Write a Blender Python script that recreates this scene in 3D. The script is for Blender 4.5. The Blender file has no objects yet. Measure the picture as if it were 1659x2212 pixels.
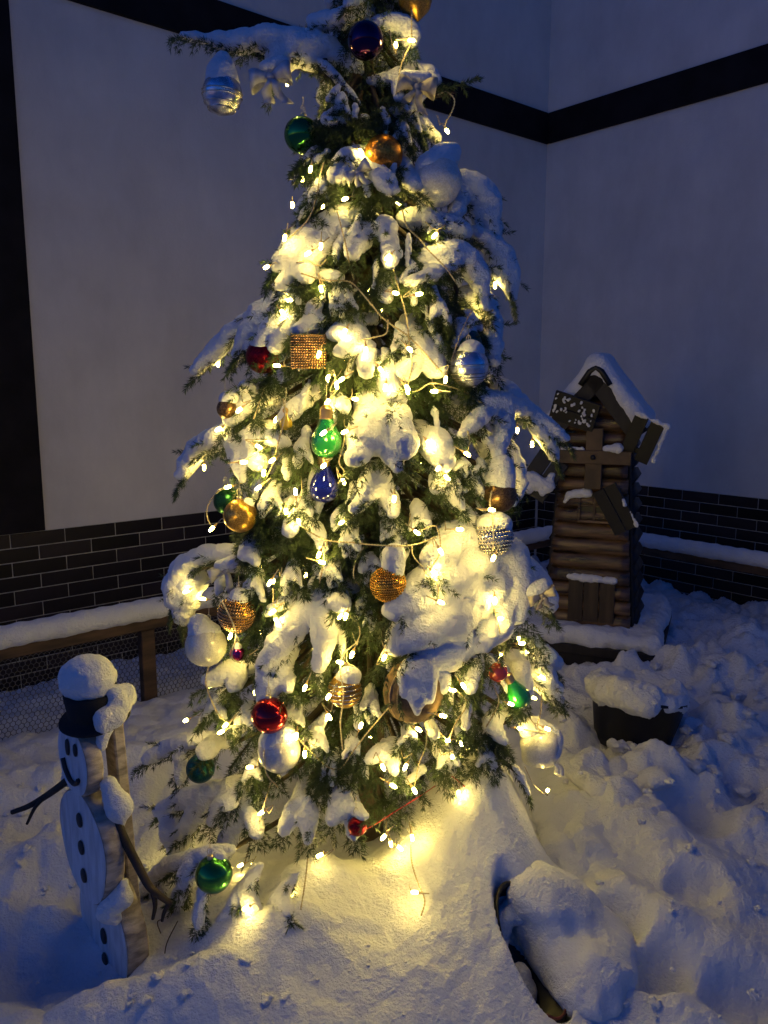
import bpy, math, random
import numpy as np
from mathutils import Vector, Matrix

# ------------------------------------------------------------------ camera, sky, exposure
sc = bpy.context.scene
R_ = math.radians
CAMZ, PITCH, FPX = 1.6, 0.16138, 1723.2
cam = bpy.data.cameras.new('camera'); camo = bpy.data.objects.new('camera', cam)
sc.collection.objects.link(camo); sc.camera = camo
camo.location = (0, 0, CAMZ); camo.rotation_euler = (math.pi/2 - PITCH, 0, 0)
cam.sensor_fit = 'VERTICAL'; cam.sensor_height = 36; cam.sensor_width = 27; cam.lens = 28.04
cam.clip_start = .02; cam.clip_end = 500

world = bpy.data.worlds.new('World'); sc.world = world; world.use_nodes = True
wn = world.node_tree.nodes; wl = world.node_tree.links; wn.clear()
sky = wn.new('ShaderNodeTexSky'); sky.sky_type = 'NISHITA'; sky.sun_disc = False
sky.sun_elevation = R_(2.0); sky.sun_rotation = R_(233); sky.ozone_density = 6.0
sky.air_density = 1.0; sky.dust_density = .2
tint = wn.new('ShaderNodeMix'); tint.data_type = 'RGBA'; tint.blend_type = 'MULTIPLY'
tint.inputs[0].default_value = 1.0; tint.inputs[7].default_value = (.70, .69, 1.0, 1)
bgn = wn.new('ShaderNodeBackground'); bgn.inputs[1].default_value = .085
wo = wn.new('ShaderNodeOutputWorld')
wl.new(sky.outputs[0], tint.inputs[6]); wl.new(tint.outputs[2], bgn.inputs[0]); wl.new(bgn.outputs[0], wo.inputs[0])
sc.view_settings.view_transform = 'Standard'; sc.view_settings.look = 'None'
sc.view_settings.exposure = 1.7; sc.view_settings.gamma = 1.0
sc.cycles.use_denoising = True
sc.cycles.use_light_tree = True
sc.cycles.max_bounces = 6; sc.cycles.diffuse_bounces = 3; sc.cycles.glossy_bounces = 3
sc.cycles.transmission_bounces = 4; sc.cycles.sample_clamp_indirect = 3.0
sc.cycles.caustics_reflective = False; sc.cycles.caustics_refractive = False
BULB = 50.0            # emission of one small lamp
BULBCOL = (1.0, .72, .16)

# ------------------------------------------------------------------ helpers
rs = np.random.RandomState(7)
CP, SP = math.cos(PITCH), math.sin(PITCH)
def ray(x, y):
    u = (x-829.5)/FPX; v = (1106-y)/FPX
    return np.array([u, CP+v*SP, -SP+v*CP])
def PY(x, y, Y):
    d = ray(x, y); t = Y/d[1]; return np.array([d[0]*t, Y, CAMZ+d[2]*t])
def PZ(x, y, z):
    d = ray(x, y); t = (z-CAMZ)/d[2]; return np.array([d[0]*t, d[1]*t, z])
def depth(p): return CP*p[1]-SP*(p[2]-CAMZ)

def obj(name, me, mat=None, parent=None):
    o = bpy.data.objects.new(name, me); sc.collection.objects.link(o)
    if mat is not None and me is not None and not me.materials: me.materials.append(mat)
    if parent is not None: o.parent = parent
    return o
def empty(name, loc=(0, 0, 0)):
    o = bpy.data.objects.new(name, None); sc.collection.objects.link(o)
    o.empty_display_size = .05; o.location = loc; return o
def tag(o, label=None, cat=None, group=None, kind=None):
    if label: o['label'] = label
    if cat: o['category'] = cat
    if group: o['group'] = group
    if kind: o['kind'] = kind
    return o
def thing(name, label, cat, group=None, loc=(0, 0, 0)):
    return tag(empty(name, loc), label, cat, group)

def mesh(V, F, smooth=True, name='m'):
    """V (n,3), F list of int arrays (m,k) or one array"""
    V = np.asarray(V, np.float32).reshape(-1, 3)
    Fs = F if isinstance(F, list) else [F]
    Fs = [np.asarray(f, np.int32) for f in Fs if len(f)]
    me = bpy.data.meshes.new(name)
    me.vertices.add(len(V)); me.vertices.foreach_set('co', V.ravel())
    loops = np.concatenate([f.ravel() for f in Fs]); tot = np.concatenate([np.full(len(f), f.shape[1], np.int32) for f in Fs])
    me.loops.add(len(loops)); me.loops.foreach_set('vertex_index', loops)
    me.polygons.add(len(tot)); st = np.concatenate([[0], np.cumsum(tot)[:-1]]).astype(np.int32)
    me.polygons.foreach_set('loop_start', st); me.polygons.foreach_set('loop_total', tot)
    me.polygons.foreach_set('use_smooth', np.full(len(tot), smooth, bool))
    me.update(calc_edges=True); return me

class MB:
    def __init__(s): s.V = []; s.F3 = []; s.F4 = []; s.n = 0
    def add(s, V, F):
        V = np.asarray(V, float).reshape(-1, 3); s.V.append(V)
        F = np.asarray(F, int)+s.n
        (s.F3 if F.shape[1] == 3 else s.F4).append(F); s.n += len(V); return s
    def box(s, c, size, M=None, bev=0.0):
        h = np.array(size)/2.0; b = min(bev, h.min()*.9)
        if b <= 0:
            P = np.array([[x, y, z] for x in (-1, 1) for y in (-1, 1) for z in (-1, 1)])*h
            F = [[0, 1, 3, 2], [4, 6, 7, 5], [0, 4, 5, 1], [2, 3, 7, 6], [0, 2, 6, 4], [1, 5, 7, 3]]
        else:
            P = []; ix = {}
            for a in range(3):
                for sg in np.ndindex(2, 2, 2):
                    q = (np.array(sg)*2-1)*(h-b); q[a] = (sg[a]*2-1)*h[a]
                    ix[(a,)+sg] = len(P); P.append(q)
            F = []
            for a in range(3):
                b1, c1 = (a+1) % 3, (a+2) % 3
                for sa in (0, 1):
                    def key(i, j):
                        k = [0, 0, 0]; k[a] = sa; k[b1] = i; k[c1] = j; return ix[(a,)+tuple(k)]
                    q = [key(0, 0), key(1, 0), key(1, 1), key(0, 1)]; F.append(q if sa else q[::-1])
            for a in range(3):      # edges along axis a
                b1, c1 = (a+1) % 3, (a+2) % 3
                for i in (0, 1):
                    for j in (0, 1):
                        def key(f, t):
                            k = [0, 0, 0]; k[a] = t; k[b1] = i; k[c1] = j; return ix[(f,)+tuple(k)]
                        q = [key(b1, 0), key(b1, 1), key(c1, 1), key(c1, 0)]; F.append(q if (i+j) % 2 else q[::-1])
            P = np.array(P)
            T = []
            for sg in np.ndindex(2, 2, 2):
                q = [ix[(0,)+sg], ix[(1,)+sg], ix[(2,)+sg]]; T.append(q if sum(sg) % 2 else q[::-1])
            if M is not None: P2 = P@np.asarray(M).T
            else: P2 = P
            s.F3.append(np.array(T)+s.n)
        P2 = P@np.asarray(M).T if M is not None else P
        s.add(P2+np.asarray(c), F); return s
    def tube(s, pts, r, seg=6, cap=True):
        V, F, T = tube(pts, r, seg, cap); 
        if len(T): s.F3.append(T+s.n)
        s.add(V, F); return s
    def mesh(s, smooth=False):
        return mesh(np.concatenate(s.V), [np.concatenate(f) for f in (s.F3, s.F4) if f], smooth)

def frames(P):
    P = np.asarray(P, float); T = np.gradient(P, axis=0); T /= np.linalg.norm(T, axis=1)[:, None]+1e-12
    up = np.array([0, 0, 1.]) if abs(T[0][2]) < .9 else np.array([1., 0, 0])
    N = np.zeros_like(P); n = np.cross(T[0], up); n /= np.linalg.norm(n)
    for i in range(len(P)):
        n = n-T[i]*(n@T[i]); n /= np.linalg.norm(n)+1e-12; N[i] = n
    return T, N, np.cross(T, N)
def tube(P, r, seg=6, cap=True):
    P = np.asarray(P, float); n = len(P); r = np.broadcast_to(np.asarray(r, float), (n,))
    T, N, B = frames(P); a = np.arange(seg)*2*math.pi/seg
    V = P[:, None]+r[:, None, None]*(np.cos(a)[None, :, None]*N[:, None]+np.sin(a)[None, :, None]*B[:, None])
    i = np.arange(n-1)[:, None]*seg; j = np.arange(seg)[None]; k = (j+1) % seg
    F = np.stack([i+j, i+k, i+seg+k, i+seg+j], -1).reshape(-1, 4)
    V = V.reshape(-1, 3); Tr = np.zeros((0, 3), int)
    if cap:
        V = np.concatenate([V, P[:1], P[-1:]]); jj = np.arange(seg); kk = (jj+1) % seg
        Tr = np.concatenate([np.stack([kk, jj, np.full(seg, n*seg)], -1), np.stack([(n-1)*seg+jj, (n-1)*seg+kk, np.full(seg, n*seg+1)], -1)])
    return V, F, Tr
def tubemesh(P, r, seg=6, smooth=True):
    m = MB(); m.tube(P, r, seg); return m.mesh(smooth)
def resample(P, step):
    P = np.asarray(P, float); L = np.r_[0, np.cumsum(np.linalg.norm(np.diff(P, axis=0), axis=1))]
    n = max(2, int(L[-1]/step)+1); t = np.linspace(0, L[-1], n)
    return np.stack([np.interp(t, L, P[:, k]) for k in range(P.shape[1])], -1)
def spline(P, n=6):
    P = np.asarray(P, float)
    if len(P) < 3: return np.stack([np.linspace(P[0, k], P[-1, k], n+1) for k in range(P.shape[1])], -1)
    Q = np.concatenate([2*P[:1]-P[1:2], P, 2*P[-1:]-P[-2:-1]]); out = []
    for i in range(1, len(Q)-2):
        for t in np.arange(n)/n:
            a, b, c, d = Q[i-1], Q[i], Q[i+1], Q[i+2]
            out.append(.5*(2*b+(c-a)*t+(2*a-5*b+4*c-d)*t*t+(3*b-a-3*c+d)*t**3))
    out.append(P[-1]); return np.array(out)
def lathe(prof, seg=24, M=None, c=(0, 0, 0)):
    prof = np.asarray(prof, float); a = np.arange(seg)*2*math.pi/seg; n = len(prof)
    V = np.stack([prof[:, 0][:, None]*np.cos(a), prof[:, 0][:, None]*np.sin(a), np.repeat(prof[:, 1][:, None], seg, 1)], -1).reshape(-1, 3)
    i = np.arange(n-1)[:, None]*seg; j = np.arange(seg)[None]; k = (j+1) % seg
    F = np.stack([i+j, i+k, i+seg+k, i+seg+j], -1).reshape(-1, 4)
    if M is not None: V = V@np.asarray(M).T
    return V+np.asarray(c), F
def sphere_prof(r, n=14, sz=1.0):
    t = np.linspace(-math.pi/2, math.pi/2, n); return np.stack([np.maximum(r*np.cos(t), 1e-5), r*sz*np.sin(t)], -1)

# ---- noise + surface nets (snow bodies)
_lat = np.random.RandomState(3).rand(32, 32, 32).astype(np.float32)*2-1
def vnoise(p):
    i = np.floor(p).astype(int); f = p-i; f = f*f*(3-2*f); i &= 31; j = (i+1) & 31
    L = _lat; x0, y0, z0 = i[..., 0], i[..., 1], i[..., 2]; x1, y1, z1 = j[..., 0], j[..., 1], j[..., 2]
    fx, fy, fz = f[..., 0], f[..., 1], f[..., 2]
    a = L[x0, y0, z0]*(1-fx)+L[x1, y0, z0]*fx; b = L[x0, y1, z0]*(1-fx)+L[x1, y1, z0]*fx
    c = L[x0, y0, z1]*(1-fx)+L[x1, y0, z1]*fx; d = L[x0, y1, z1]*(1-fx)+L[x1, y1, z1]*fx
    return (a*(1-fy)+b*fy)*(1-fz)+(c*(1-fy)+d*fy)*fz
def surfnet(F, org, h):
    s = F < 0; nx, ny, nz = F.shape
    cnt = np.zeros((nx-1, ny-1, nz-1), np.int8)
    for dx in (0, 1):
        for dy in (0, 1):
            for dz in (0, 1): cnt += s[dx:nx-1+dx, dy:ny-1+dy, dz:nz-1+dz]
    ci = np.argwhere((cnt > 0) & (cnt < 8))
    if not len(ci): return None
    idx = np.full(cnt.shape, -1, np.int32); idx[tuple(ci.T)] = np.arange(len(ci))
    acc = np.zeros((len(ci), 3)); num = np.zeros(len(ci))
    E = []
    for a in range(3):
        for u in (0, 1):
            for v in (0, 1):
                p = np.zeros(3, int); p[(a+1) % 3] = u; p[(a+2) % 3] = v; q = p.copy(); q[a] = 1; E.append((p, q))
    for p, q in E:
        fa = F[tuple((ci+p).T)]; fb = F[tuple((ci+q).T)]; m = (fa < 0) != (fb < 0)
        t = np.where(m, fa/np.where(m, fa-fb, 1), 0)[:, None]
        acc += np.where(m[:, None], p+t*(q-p), 0); num += m
    V = (ci+acc/num[:, None])*h+org
    Q = []
    for a in range(3):
        b, c = (a+1) % 3, (a+2) % 3
        sl0 = [slice(None)]*3; sl1 = [slice(None)]*3; sl0[a] = slice(0, -1); sl1[a] = slice(1, None)
        s0 = s[tuple(sl0)]; s1 = s[tuple(sl1)]
        e = np.argwhere(s0 != s1); ok = (e[:, b] > 0) & (e[:, c] > 0) & (e[:, b] < F.shape[b]-1) & (e[:, c] < F.shape[c]-1)
        e = e[ok]
        if not len(e): continue
        def cell(db, dc):
            k = e.copy(); k[:, b] -= db; k[:, c] -= dc; return idx[tuple(k.T)]
        q = np.stack([cell(1, 1), cell(0, 1), cell(0, 0), cell(1, 0)], -1)
        fl = ~s0[tuple(e.T)]; q[fl] = q[fl][:, ::-1]; Q.append(q)
    return V, np.concatenate(Q)
def biggest(V, Q):
    lab = np.arange(len(V))
    for _ in range(400):
        m_ = lab[Q].min(1); old = lab.copy()
        for c in range(4): np.minimum.at(lab, Q[:, c], m_)
        lab = lab[lab]; lab = lab[lab]
        if (lab == old).all(): break
    u, inv, cnt = np.unique(lab, return_inverse=True, return_counts=True)
    if len(u) == 1: return V, Q
    keep = inv == cnt.argmax(); new = np.cumsum(keep)-1
    return V[keep], new[Q[keep[Q[:, 0]]]]
def snowbody(caps, h=.006, k=.010, amp=.006, nsc=28., zs=1.0, fine=.0022, whole=False):
    """caps: list (p0,p1,r0,r1); rounded cones blended together, lumped with noise"""
    P0 = np.array([c[0] for c in caps], float); P1 = np.array([c[1] for c in caps], float)
    R0 = np.array([c[2] for c in caps]); R1 = np.array([c[3] for c in caps]); rm = np.maximum(R0, R1)
    pad = amp*2+3*h+k*2
    lo = (np.minimum(P0, P1)-rm[:, None]).min(0)-pad; hi = (np.maximum(P0, P1)+rm[:, None]).max(0)+pad
    n = np.ceil((hi-lo)/h).astype(int)+1
    S = np.zeros(n, np.float32); ax = [lo[i]+np.arange(n[i])*h for i in range(3)]
    for p0, p1, r0, r1 in zip(P0, P1, R0, R1):
        m = max(r0, r1)+6*k
        a = np.maximum(((np.minimum(p0, p1)-m-lo)/h).astype(int), 0); b = np.minimum(((np.maximum(p0, p1)+m-lo)/h).astype(int)+2, n)
        X, Y, Z = np.meshgrid(*[ax[i][a[i]:b[i]] for i in range(3)], indexing='ij')
        g = np.stack([X, Y, Z], -1)-p0; d = p1-p0; L = d@d
        t = np.clip((g@d)/L, 0, 1) if L > 1e-10 else np.zeros(X.shape)
        q = g-t[..., None]*d; q[..., 2] /= zs
        dist = np.sqrt((q*q).sum(-1))-(r0+(r1-r0)*t)
        S[a[0]:b[0], a[1]:b[1], a[2]:b[2]] += np.exp(-np.clip(dist/k, -30, 30)).astype(np.float32)
    F = -k*np.log(S+1e-7)
    M = np.abs(F) < amp*2.5+h*3
    ii = np.argwhere(M); pts = ii*h+lo
    F[M] += amp*vnoise(pts*nsc)+amp*.45*(1.6*np.abs(vnoise(pts*nsc*2.1+7.7))-.5)+fine*vnoise(pts*nsc*4.3+3.1)
    F[0], F[-1] = 1, 1; F[:, 0], F[:, -1] = 1, 1; F[:, :, 0], F[:, :, -1] = 1, 1
    r = surfnet(F, lo, h)
    return mesh(*(r if whole else biggest(*r))) if r else None

# ------------------------------------------------------------------ materials
def mat(name, col, rough=.6, metal=0., nscale=0., nvar=0., bump=0., bscale=60., spec=.5, **kw):
    m = bpy.data.materials.new(name); m.use_nodes = True; nt = m.node_tree; N = nt.nodes; L = nt.links
    b = N['Principled BSDF']; b.inputs['Roughness'].default_value = rough; b.inputs['Metallic'].default_value = metal
    b.inputs['Specular IOR Level'].default_value = spec
    tc = N.new('ShaderNodeTexCoord'); co = tc.outputs[kw.get('coord', 'Object')]
    if kw.get('stretch'):
        mp = N.new('ShaderNodeMapping'); mp.inputs['Scale'].default_value = kw['stretch']; L.new(co, mp.inputs[0]); co = mp.outputs[0]
    nz = N.new('ShaderNodeTexNoise'); nz.inputs['Scale'].default_value = nscale or 8; nz.inputs['Detail'].default_value = 5
    L.new(co, nz.inputs['Vector'])
    mx = N.new('ShaderNodeMix'); mx.data_type = 'RGBA'
    c2 = kw.get('col2') or tuple(max(0, c*(1-nvar)) for c in col); c1 = col if kw.get('col2') else tuple(min(1, c*(1+nvar)) for c in col)
    mx.inputs[6].default_value = (*c1, 1); mx.inputs[7].default_value = (*c2, 1)
    rmp = N.new('ShaderNodeMapRange'); rmp.inputs[1].default_value = .35; rmp.inputs[2].default_value = .65
    L.new(nz.outputs[0], rmp.inputs[0]); L.new(rmp.outputs[0], mx.inputs[0]); L.new(mx.outputs[2], b.inputs['Base Color'])
    if bump:
        n2 = N.new('ShaderNodeTexNoise'); n2.inputs['Scale'].default_value = bscale; n2.inputs['Detail'].default_value = 6
        n2.inputs['Roughness'].default_value = .65; L.new(co, n2.inputs['Vector'])
        bp = N.new('ShaderNodeBump'); bp.inputs['Strength'].default_value = kw.get('bstr', .6); bp.inputs['Distance'].default_value = bump
        L.new(n2.outputs[0], bp.inputs['Height']); L.new(bp.outputs[0], b.inputs['Normal'])
    for k_, v_ in kw.get('inp', {}).items(): b.inputs[k_].default_value = v_
    return m
def glitter(name, col, col2, scale=160., rough=.25, metal=.9, dist=.004):
    """metal flakes: every voronoi cell its own tint and tilt"""
    m = mat(name, col, rough, metal); nt = m.node_tree; N = nt.nodes; L = nt.links; b = N['Principled BSDF']
    tc = N.new('ShaderNodeTexCoord'); v = N.new('ShaderNodeTexVoronoi'); v.inputs['Scale'].default_value = scale
    L.new(tc.outputs['Object'], v.inputs['Vector'])
    mx = N.new('ShaderNodeMix'); mx.data_type = 'RGBA'; mx.inputs[6].default_value = (*col, 1); mx.inputs[7].default_value = (*col2, 1)
    sp = N.new('ShaderNodeSeparateColor'); L.new(v.outputs['Color'], sp.inputs[0]); L.new(sp.outputs[0], mx.inputs[0]); L.new(mx.outputs[2], b.inputs['Base Color'])
    bp = N.new('ShaderNodeBump'); bp.inputs['Strength'].default_value = .9; bp.inputs['Distance'].default_value = dist
    L.new(sp.outputs[1], bp.inputs['Height']); L.new(bp.outputs[0], b.inputs['Normal']); return m
def snowmat(name, sss=.0):
    m = mat(name, (.87, .885, .91), .55, nscale=9, nvar=.03, bump=.016, bscale=85, spec=.3, coord='Object', bstr=.9)
    b = m.node_tree.nodes['Principled BSDF']
    if sss:
        b.inputs['Subsurface Weight'].default_value = sss; b.inputs['Subsurface Radius'].default_value = (1, .9, .8)
        b.inputs['Subsurface Scale'].default_value = .012
    return m
M = {}
M['snow'] = snowmat('snow')
M['ground'] = snowmat('ground_snow')
M['plaster'] = mat('plaster', (.76, .72, .66), .85, nscale=3, nvar=.05, bump=.004, bscale=70)
M['beam'] = mat('dark_board', (.012, .010, .011), .75, nscale=6, nvar=.3, bump=.001, bscale=50, spec=.15)
M['brick'] = mat('clinker', (.011, .008, .009), .5, nscale=5, nvar=.35, bump=.0012, bscale=90, spec=.25)
M['mortar'] = mat('mortar', (.62, .60, .57), .9, nscale=20, nvar=.15, bump=.002, bscale=200)
M['rail'] = mat('weathered_wood', (.075, .042, .022), .7, nscale=5, nvar=.5, bump=.002, bscale=30, stretch=(1, 1, 6))
M['wire'] = mat('galvanised_wire', (.17, .16, .145), .45, .8, nscale=30, nvar=.2)
M['log'] = mat('stained_log', (.095, .052, .022), .17, nscale=9, nvar=.7, bump=.007, bscale=40, stretch=(.5, .5, 4), spec=.7)
M['darkwood'] = mat('dark_wood', (.012, .009, .008), .6, nscale=7, nvar=.4, bump=.002, bscale=35, stretch=(4, 4, .6))
M['door'] = mat('door_plank', (.04, .024, .013), .55, nscale=7, nvar=.45, bump=.002, bscale=40, stretch=(5, 5, .5))
M['cross'] = mat('cross_wood', (.085, .052, .027), .6, nscale=9, nvar=.4, bump=.002, bscale=40)
M['blackp'] = mat('black_plastic', (.005, .005, .006), .45, nscale=10, nvar=.2, bump=.001, bscale=40)
M['felt'] = mat('black_felt', (.004, .004, .005), .8, nscale=10, nvar=.2, bump=.002, bscale=120)
M['whitewood'] = mat('white_painted_wood', (.62, .64, .68), .7, nscale=14, nvar=.16, bump=.002, bscale=25, stretch=(3, 3, .6))
M['bark'] = mat('pale_bark', (.38, .33, .27), .85, nscale=18, nvar=.45, bump=.006, bscale=45, stretch=(1, 1, 3))
M['stick'] = mat('stick_bark', (.035, .024, .017), .8, nscale=20, nvar=.4, bump=.003, bscale=60)
M['button'] = mat('dark_paint', (.02, .02, .022), .6, nscale=10, nvar=.2)
M['trunk'] = mat('spruce_bark', (.085, .06, .04), .85, nscale=14, nvar=.4, bump=.006, bscale=50)
M['twig'] = mat('twig_bark', (.045, .032, .020), .8, nscale=20, nvar=.3)
M['needle'] = mat('spruce_needle', (.060, .095, .030), .42, nscale=5, nvar=.0, col2=(.030, .060, .022), spec=.4)
M['cable'] = mat('clear_cable', (.50, .42, .28), .2, .0, nscale=10, nvar=.1, spec=.8, inp={'Coat Weight': .5})
M['stem'] = mat('lamp_holder', (.75, .5, .22), .3, nscale=10, nvar=.1)
M['tubred'] = mat('dull_red_rim', (.12, .02, .012), .4, nscale=10, nvar=.3)
M['grass'] = mat('dry_grass', (.10, .075, .04), .8, nscale=20, nvar=.3)
em = bpy.data.materials.new('lamp_glow'); em.use_nodes = True
_b = em.node_tree.nodes['Principled BSDF']; _b.inputs['Base Color'].default_value = (.9, .8, .6, 1)
_b.inputs['Emission Color'].default_value = (*BULBCOL, 1); _b.inputs['Emission Strength'].default_value = BULB
M['glow'] = em

def per_object(m, lo=.5, hi=1.7):
    nt = m.node_tree; N = nt.nodes; L = nt.links; b = N['Principled BSDF']; src = b.inputs['Base Color'].links[0].from_socket
    oi = N.new('ShaderNodeObjectInfo'); mr = N.new('ShaderNodeMapRange'); mr.inputs[3].default_value = lo; mr.inputs[4].default_value = hi
    mx = N.new('ShaderNodeMix'); mx.data_type = 'RGBA'; mx.blend_type = 'MULTIPLY'; mx.inputs[0].default_value = 1
    L.new(oi.outputs['Random'], mr.inputs[0]); L.new(src, mx.inputs[6]); L.new(mr.outputs[0], mx.inputs[7]); L.new(mx.outputs[2], b.inputs['Base Color'])
per_object(M['brick'], .4, 2.6); per_object(M['log'], .55, 1.5); per_object(M['door'], .7, 1.4)
def stains(m, scale, amt, stretch):
    nt = m.node_tree; N = nt.nodes; L = nt.links; b = N['Principled BSDF']; src = b.inputs['Base Color'].links[0].from_socket
    tc = N.new('ShaderNodeTexCoord'); mp = N.new('ShaderNodeMapping'); mp.inputs['Scale'].default_value = stretch; n = N.new('ShaderNodeTexNoise'); n.inputs['Scale'].default_value = scale; n.inputs['Detail'].default_value = 8; n.inputs['Roughness'].default_value = .7
    mr = N.new('ShaderNodeMapRange'); mr.inputs[1].default_value = .3; mr.inputs[2].default_value = .7; mr.inputs[3].default_value = 1-amt; mr.inputs[4].default_value = 1
    mx = N.new('ShaderNodeMix'); mx.data_type = 'RGBA'; mx.blend_type = 'MULTIPLY'; mx.inputs[0].default_value = 1
    L.new(tc.outputs['Object'], mp.inputs[0]); L.new(mp.outputs[0], n.inputs['Vector']); L.new(n.outputs[0], mr.inputs[0]); L.new(src, mx.inputs[6]); L.new(mr.outputs[0], mx.inputs[7]); L.new(mx.outputs[2], b.inputs['Base Color'])
stains(M['plaster'], 1.6, .20, (1, 1, .45)); stains(M['whitewood'], 9, .22, (2, 2, .5)); stains(M['mortar'], 6, .35, (1, 1, 1))

# ------------------------------------------------------------------ the house corner
AZ = .8675
U = np.array([math.sin(AZ), math.cos(AZ)]); W = np.array([math.cos(AZ), -math.sin(AZ)])
C = np.array([1.289, 6.687]); BT = CAMZ-.764; BANDB, BANDT = CAMZ+1.853, CAMZ+2.079
def frameM(along, nrm):      # columns: along, outwards, up
    return np.array([[along[0], nrm[0], 0], [along[1], nrm[1], 0], [0, 0, 1.]])
ML = frameM(-U, W); MR = frameM(W, -U)
def wl_(Mx, s, n, z): return np.array([C[0], C[1], 0])+Mx@np.array([s, n, z])
BL, BH = .2734, .075
brick_cache = {}
def brickmesh(L):
    k = round(L, 3)
    if k not in brick_cache:
        b = MB(); b.box((0, 0, 0), (L-.0055, .024, BH-.0055), None, .002); brick_cache[k] = b.mesh(); brick_cache[k].materials.append(M['brick'])
    return brick_cache[k]
def house_wall(Mx, length, s0, label):
    o0 = wl_(Mx, 0, 0, 0); t = thing('house_wall', label, 'wall')
    def bx(name, s_a, s_b, n_a, n_b, z_a, z_b, m, bev=.0):
        b = MB(); b.box(wl_(Mx, (s_a+s_b)/2, (n_a+n_b)/2, (z_a+z_b)/2), (s_b-s_a, n_b-n_a, z_b-z_a), Mx, bev); return obj(name, b.mesh(), m, t)
    e = -.02 if Mx is ML else .0
    bx('plaster', e, length, -.25, 0, BT+.001, 6.2, M['plaster'])
    bx('mortar_bed', e-.01, length, -.25, -.006, -.4, BT, M['mortar'])
    bx('beam', .0 if Mx is ML else .025, length, -.01, .022, BANDB, BANDT, M['beam'], .003)
    if Mx is ML: bx('beam', 4.013, 4.30, -.01, .02, BT+.004, BANDB-.002, M['beam'], .003)
    Rz = Matrix([[Mx[0, 0], Mx[0, 1], 0, 0], [Mx[1, 0], Mx[1, 1], 0, 0], [0, 0, 1, 0], [0, 0, 0, 1]])
    for r in range(11):
        z = BT-(r+.5)*BH; off = (s0+(.5*BL if r % 2 else 0)) % BL
        k = -1
        while True:
            a = off+k*BL; b2 = a+BL; k += 1
            if a > length: break
            a = max(a, .004 if Mx is ML else .016)
            if b2-a < .03: continue
            if Mx is ML and b2 > 4.9: break
            if Mx is MR and b2 > 3.3: break
            br = obj('brick', brickmesh(b2-a), None, t)
            br.matrix_world = Matrix.Translation(Vector(wl_(Mx, (a+b2)/2, -.0125+rs.uniform(-.0012, .0012), z)))@Rz
    return t
house_wall(ML, 6.5, 4.182, 'grey plastered wall with dark upright post, horizontal board and long brick plinth')
house_wall(MR, 5.0, 1.046, 'bluish plastered wall behind the wooden windmill with dark board and brick plinth')

# ------------------------------------------------------------------ snowy ground
BUMPS = []   # x, y, amp, sx, sy, rot
def bump(px, py, amp, sx, sy=None, rot=0., z=.1):
    p = PZ(px, py, z); BUMPS.append((p[0], p[1], amp, sx, sy or sx, rot))
# heap against the tree and in front of it
bump(1045, 1800, .25, .11, .20, .3, .25); bump(940, 1810, .13, .12, .17, 0, .2); bump(1080, 1770, .10, .08, .14, 0, .25); bump(880, 1900, .09, .34, .18, 0, .15); bump(640, 1930, .06, .2, .15, 0, .15); bump(900, 2020, .10, .30, .16, 0, .15); bump(760, 2140, .07, .28, .12, 0, .15)
bump(1040, 1980, .06, .14, .2, .4, .15)
bump(520, 2130, .07, .12, .07, .3, .1); bump(330, 2190, .08, .2, .07, -.2, .1); bump(620, 2080, .05, .10, .06)
bump(480, 2060, .05, .07, .05); bump(680, 1985, .06, .08, .06)
# hollow of the pot and round the wooden snowman
bump(120, 2080, -.07, .16, .12); bump(60, 1990, -.05, .2, .15)
# right: hummocks and foot prints
for a in [(1300, 1760, .09, .16, .13, .5), (1420, 1830, .07, .12, .10, .2), (1290, 1960, .05, .09, .07, 0), (1340, 1930, .05, .05, .06, 0),
          (1560, 1900, .07, .12, .1, 0), (1430, 1990, .07, .1, .07, .2), (1500, 1930, -.06, .07, .05, .3), (1340, 2010, -.07, .06, .06, 0),
          (1420, 2100, -.09, .07, .06, .4), (1560, 2060, .06, .12, .07, 0), (1310, 2110, .05, .07, .06, 0), (1620, 2150, -.07, .1, .07, 0),
          (1500, 1760, -.09, .09, .12, .3), (1620, 1790, .07, .12, .08, 0), (1250, 1850, .07, .06, .07, 0), (1600, 1690, -.05, .1, .1, 0),
          (1530, 1640, .05, .12, .07, 0), (1450, 1700, .06, .1, .06, .2), (1580, 1580, .08, .15, .1, 0), (1500, 2180, .04, .1, .05, 0),
          (1250, 1475, .07, .10, .06, 0), (1350, 1478, .08, .09, .06, 0), (1440, 1462, .09, .1, .08, 0), (1240, 1680, .07, .10, .09, 0), (1380, 1690, .06, .12, .05, 0), (1560, 1480, .12, .14, .12, 0), (1620, 1420, .16, .13, .12, 0),
          (1500, 1440, .09, .14, .1, 0), (1470, 1500, .05, .1, .1, 0), (1640, 1500, .1, .1, .1, 0), (1260, 1500, .05, .14, .1, 0),
          (1230, 1590, .08, .08, .09, 0)]: bump(*a)
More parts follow.
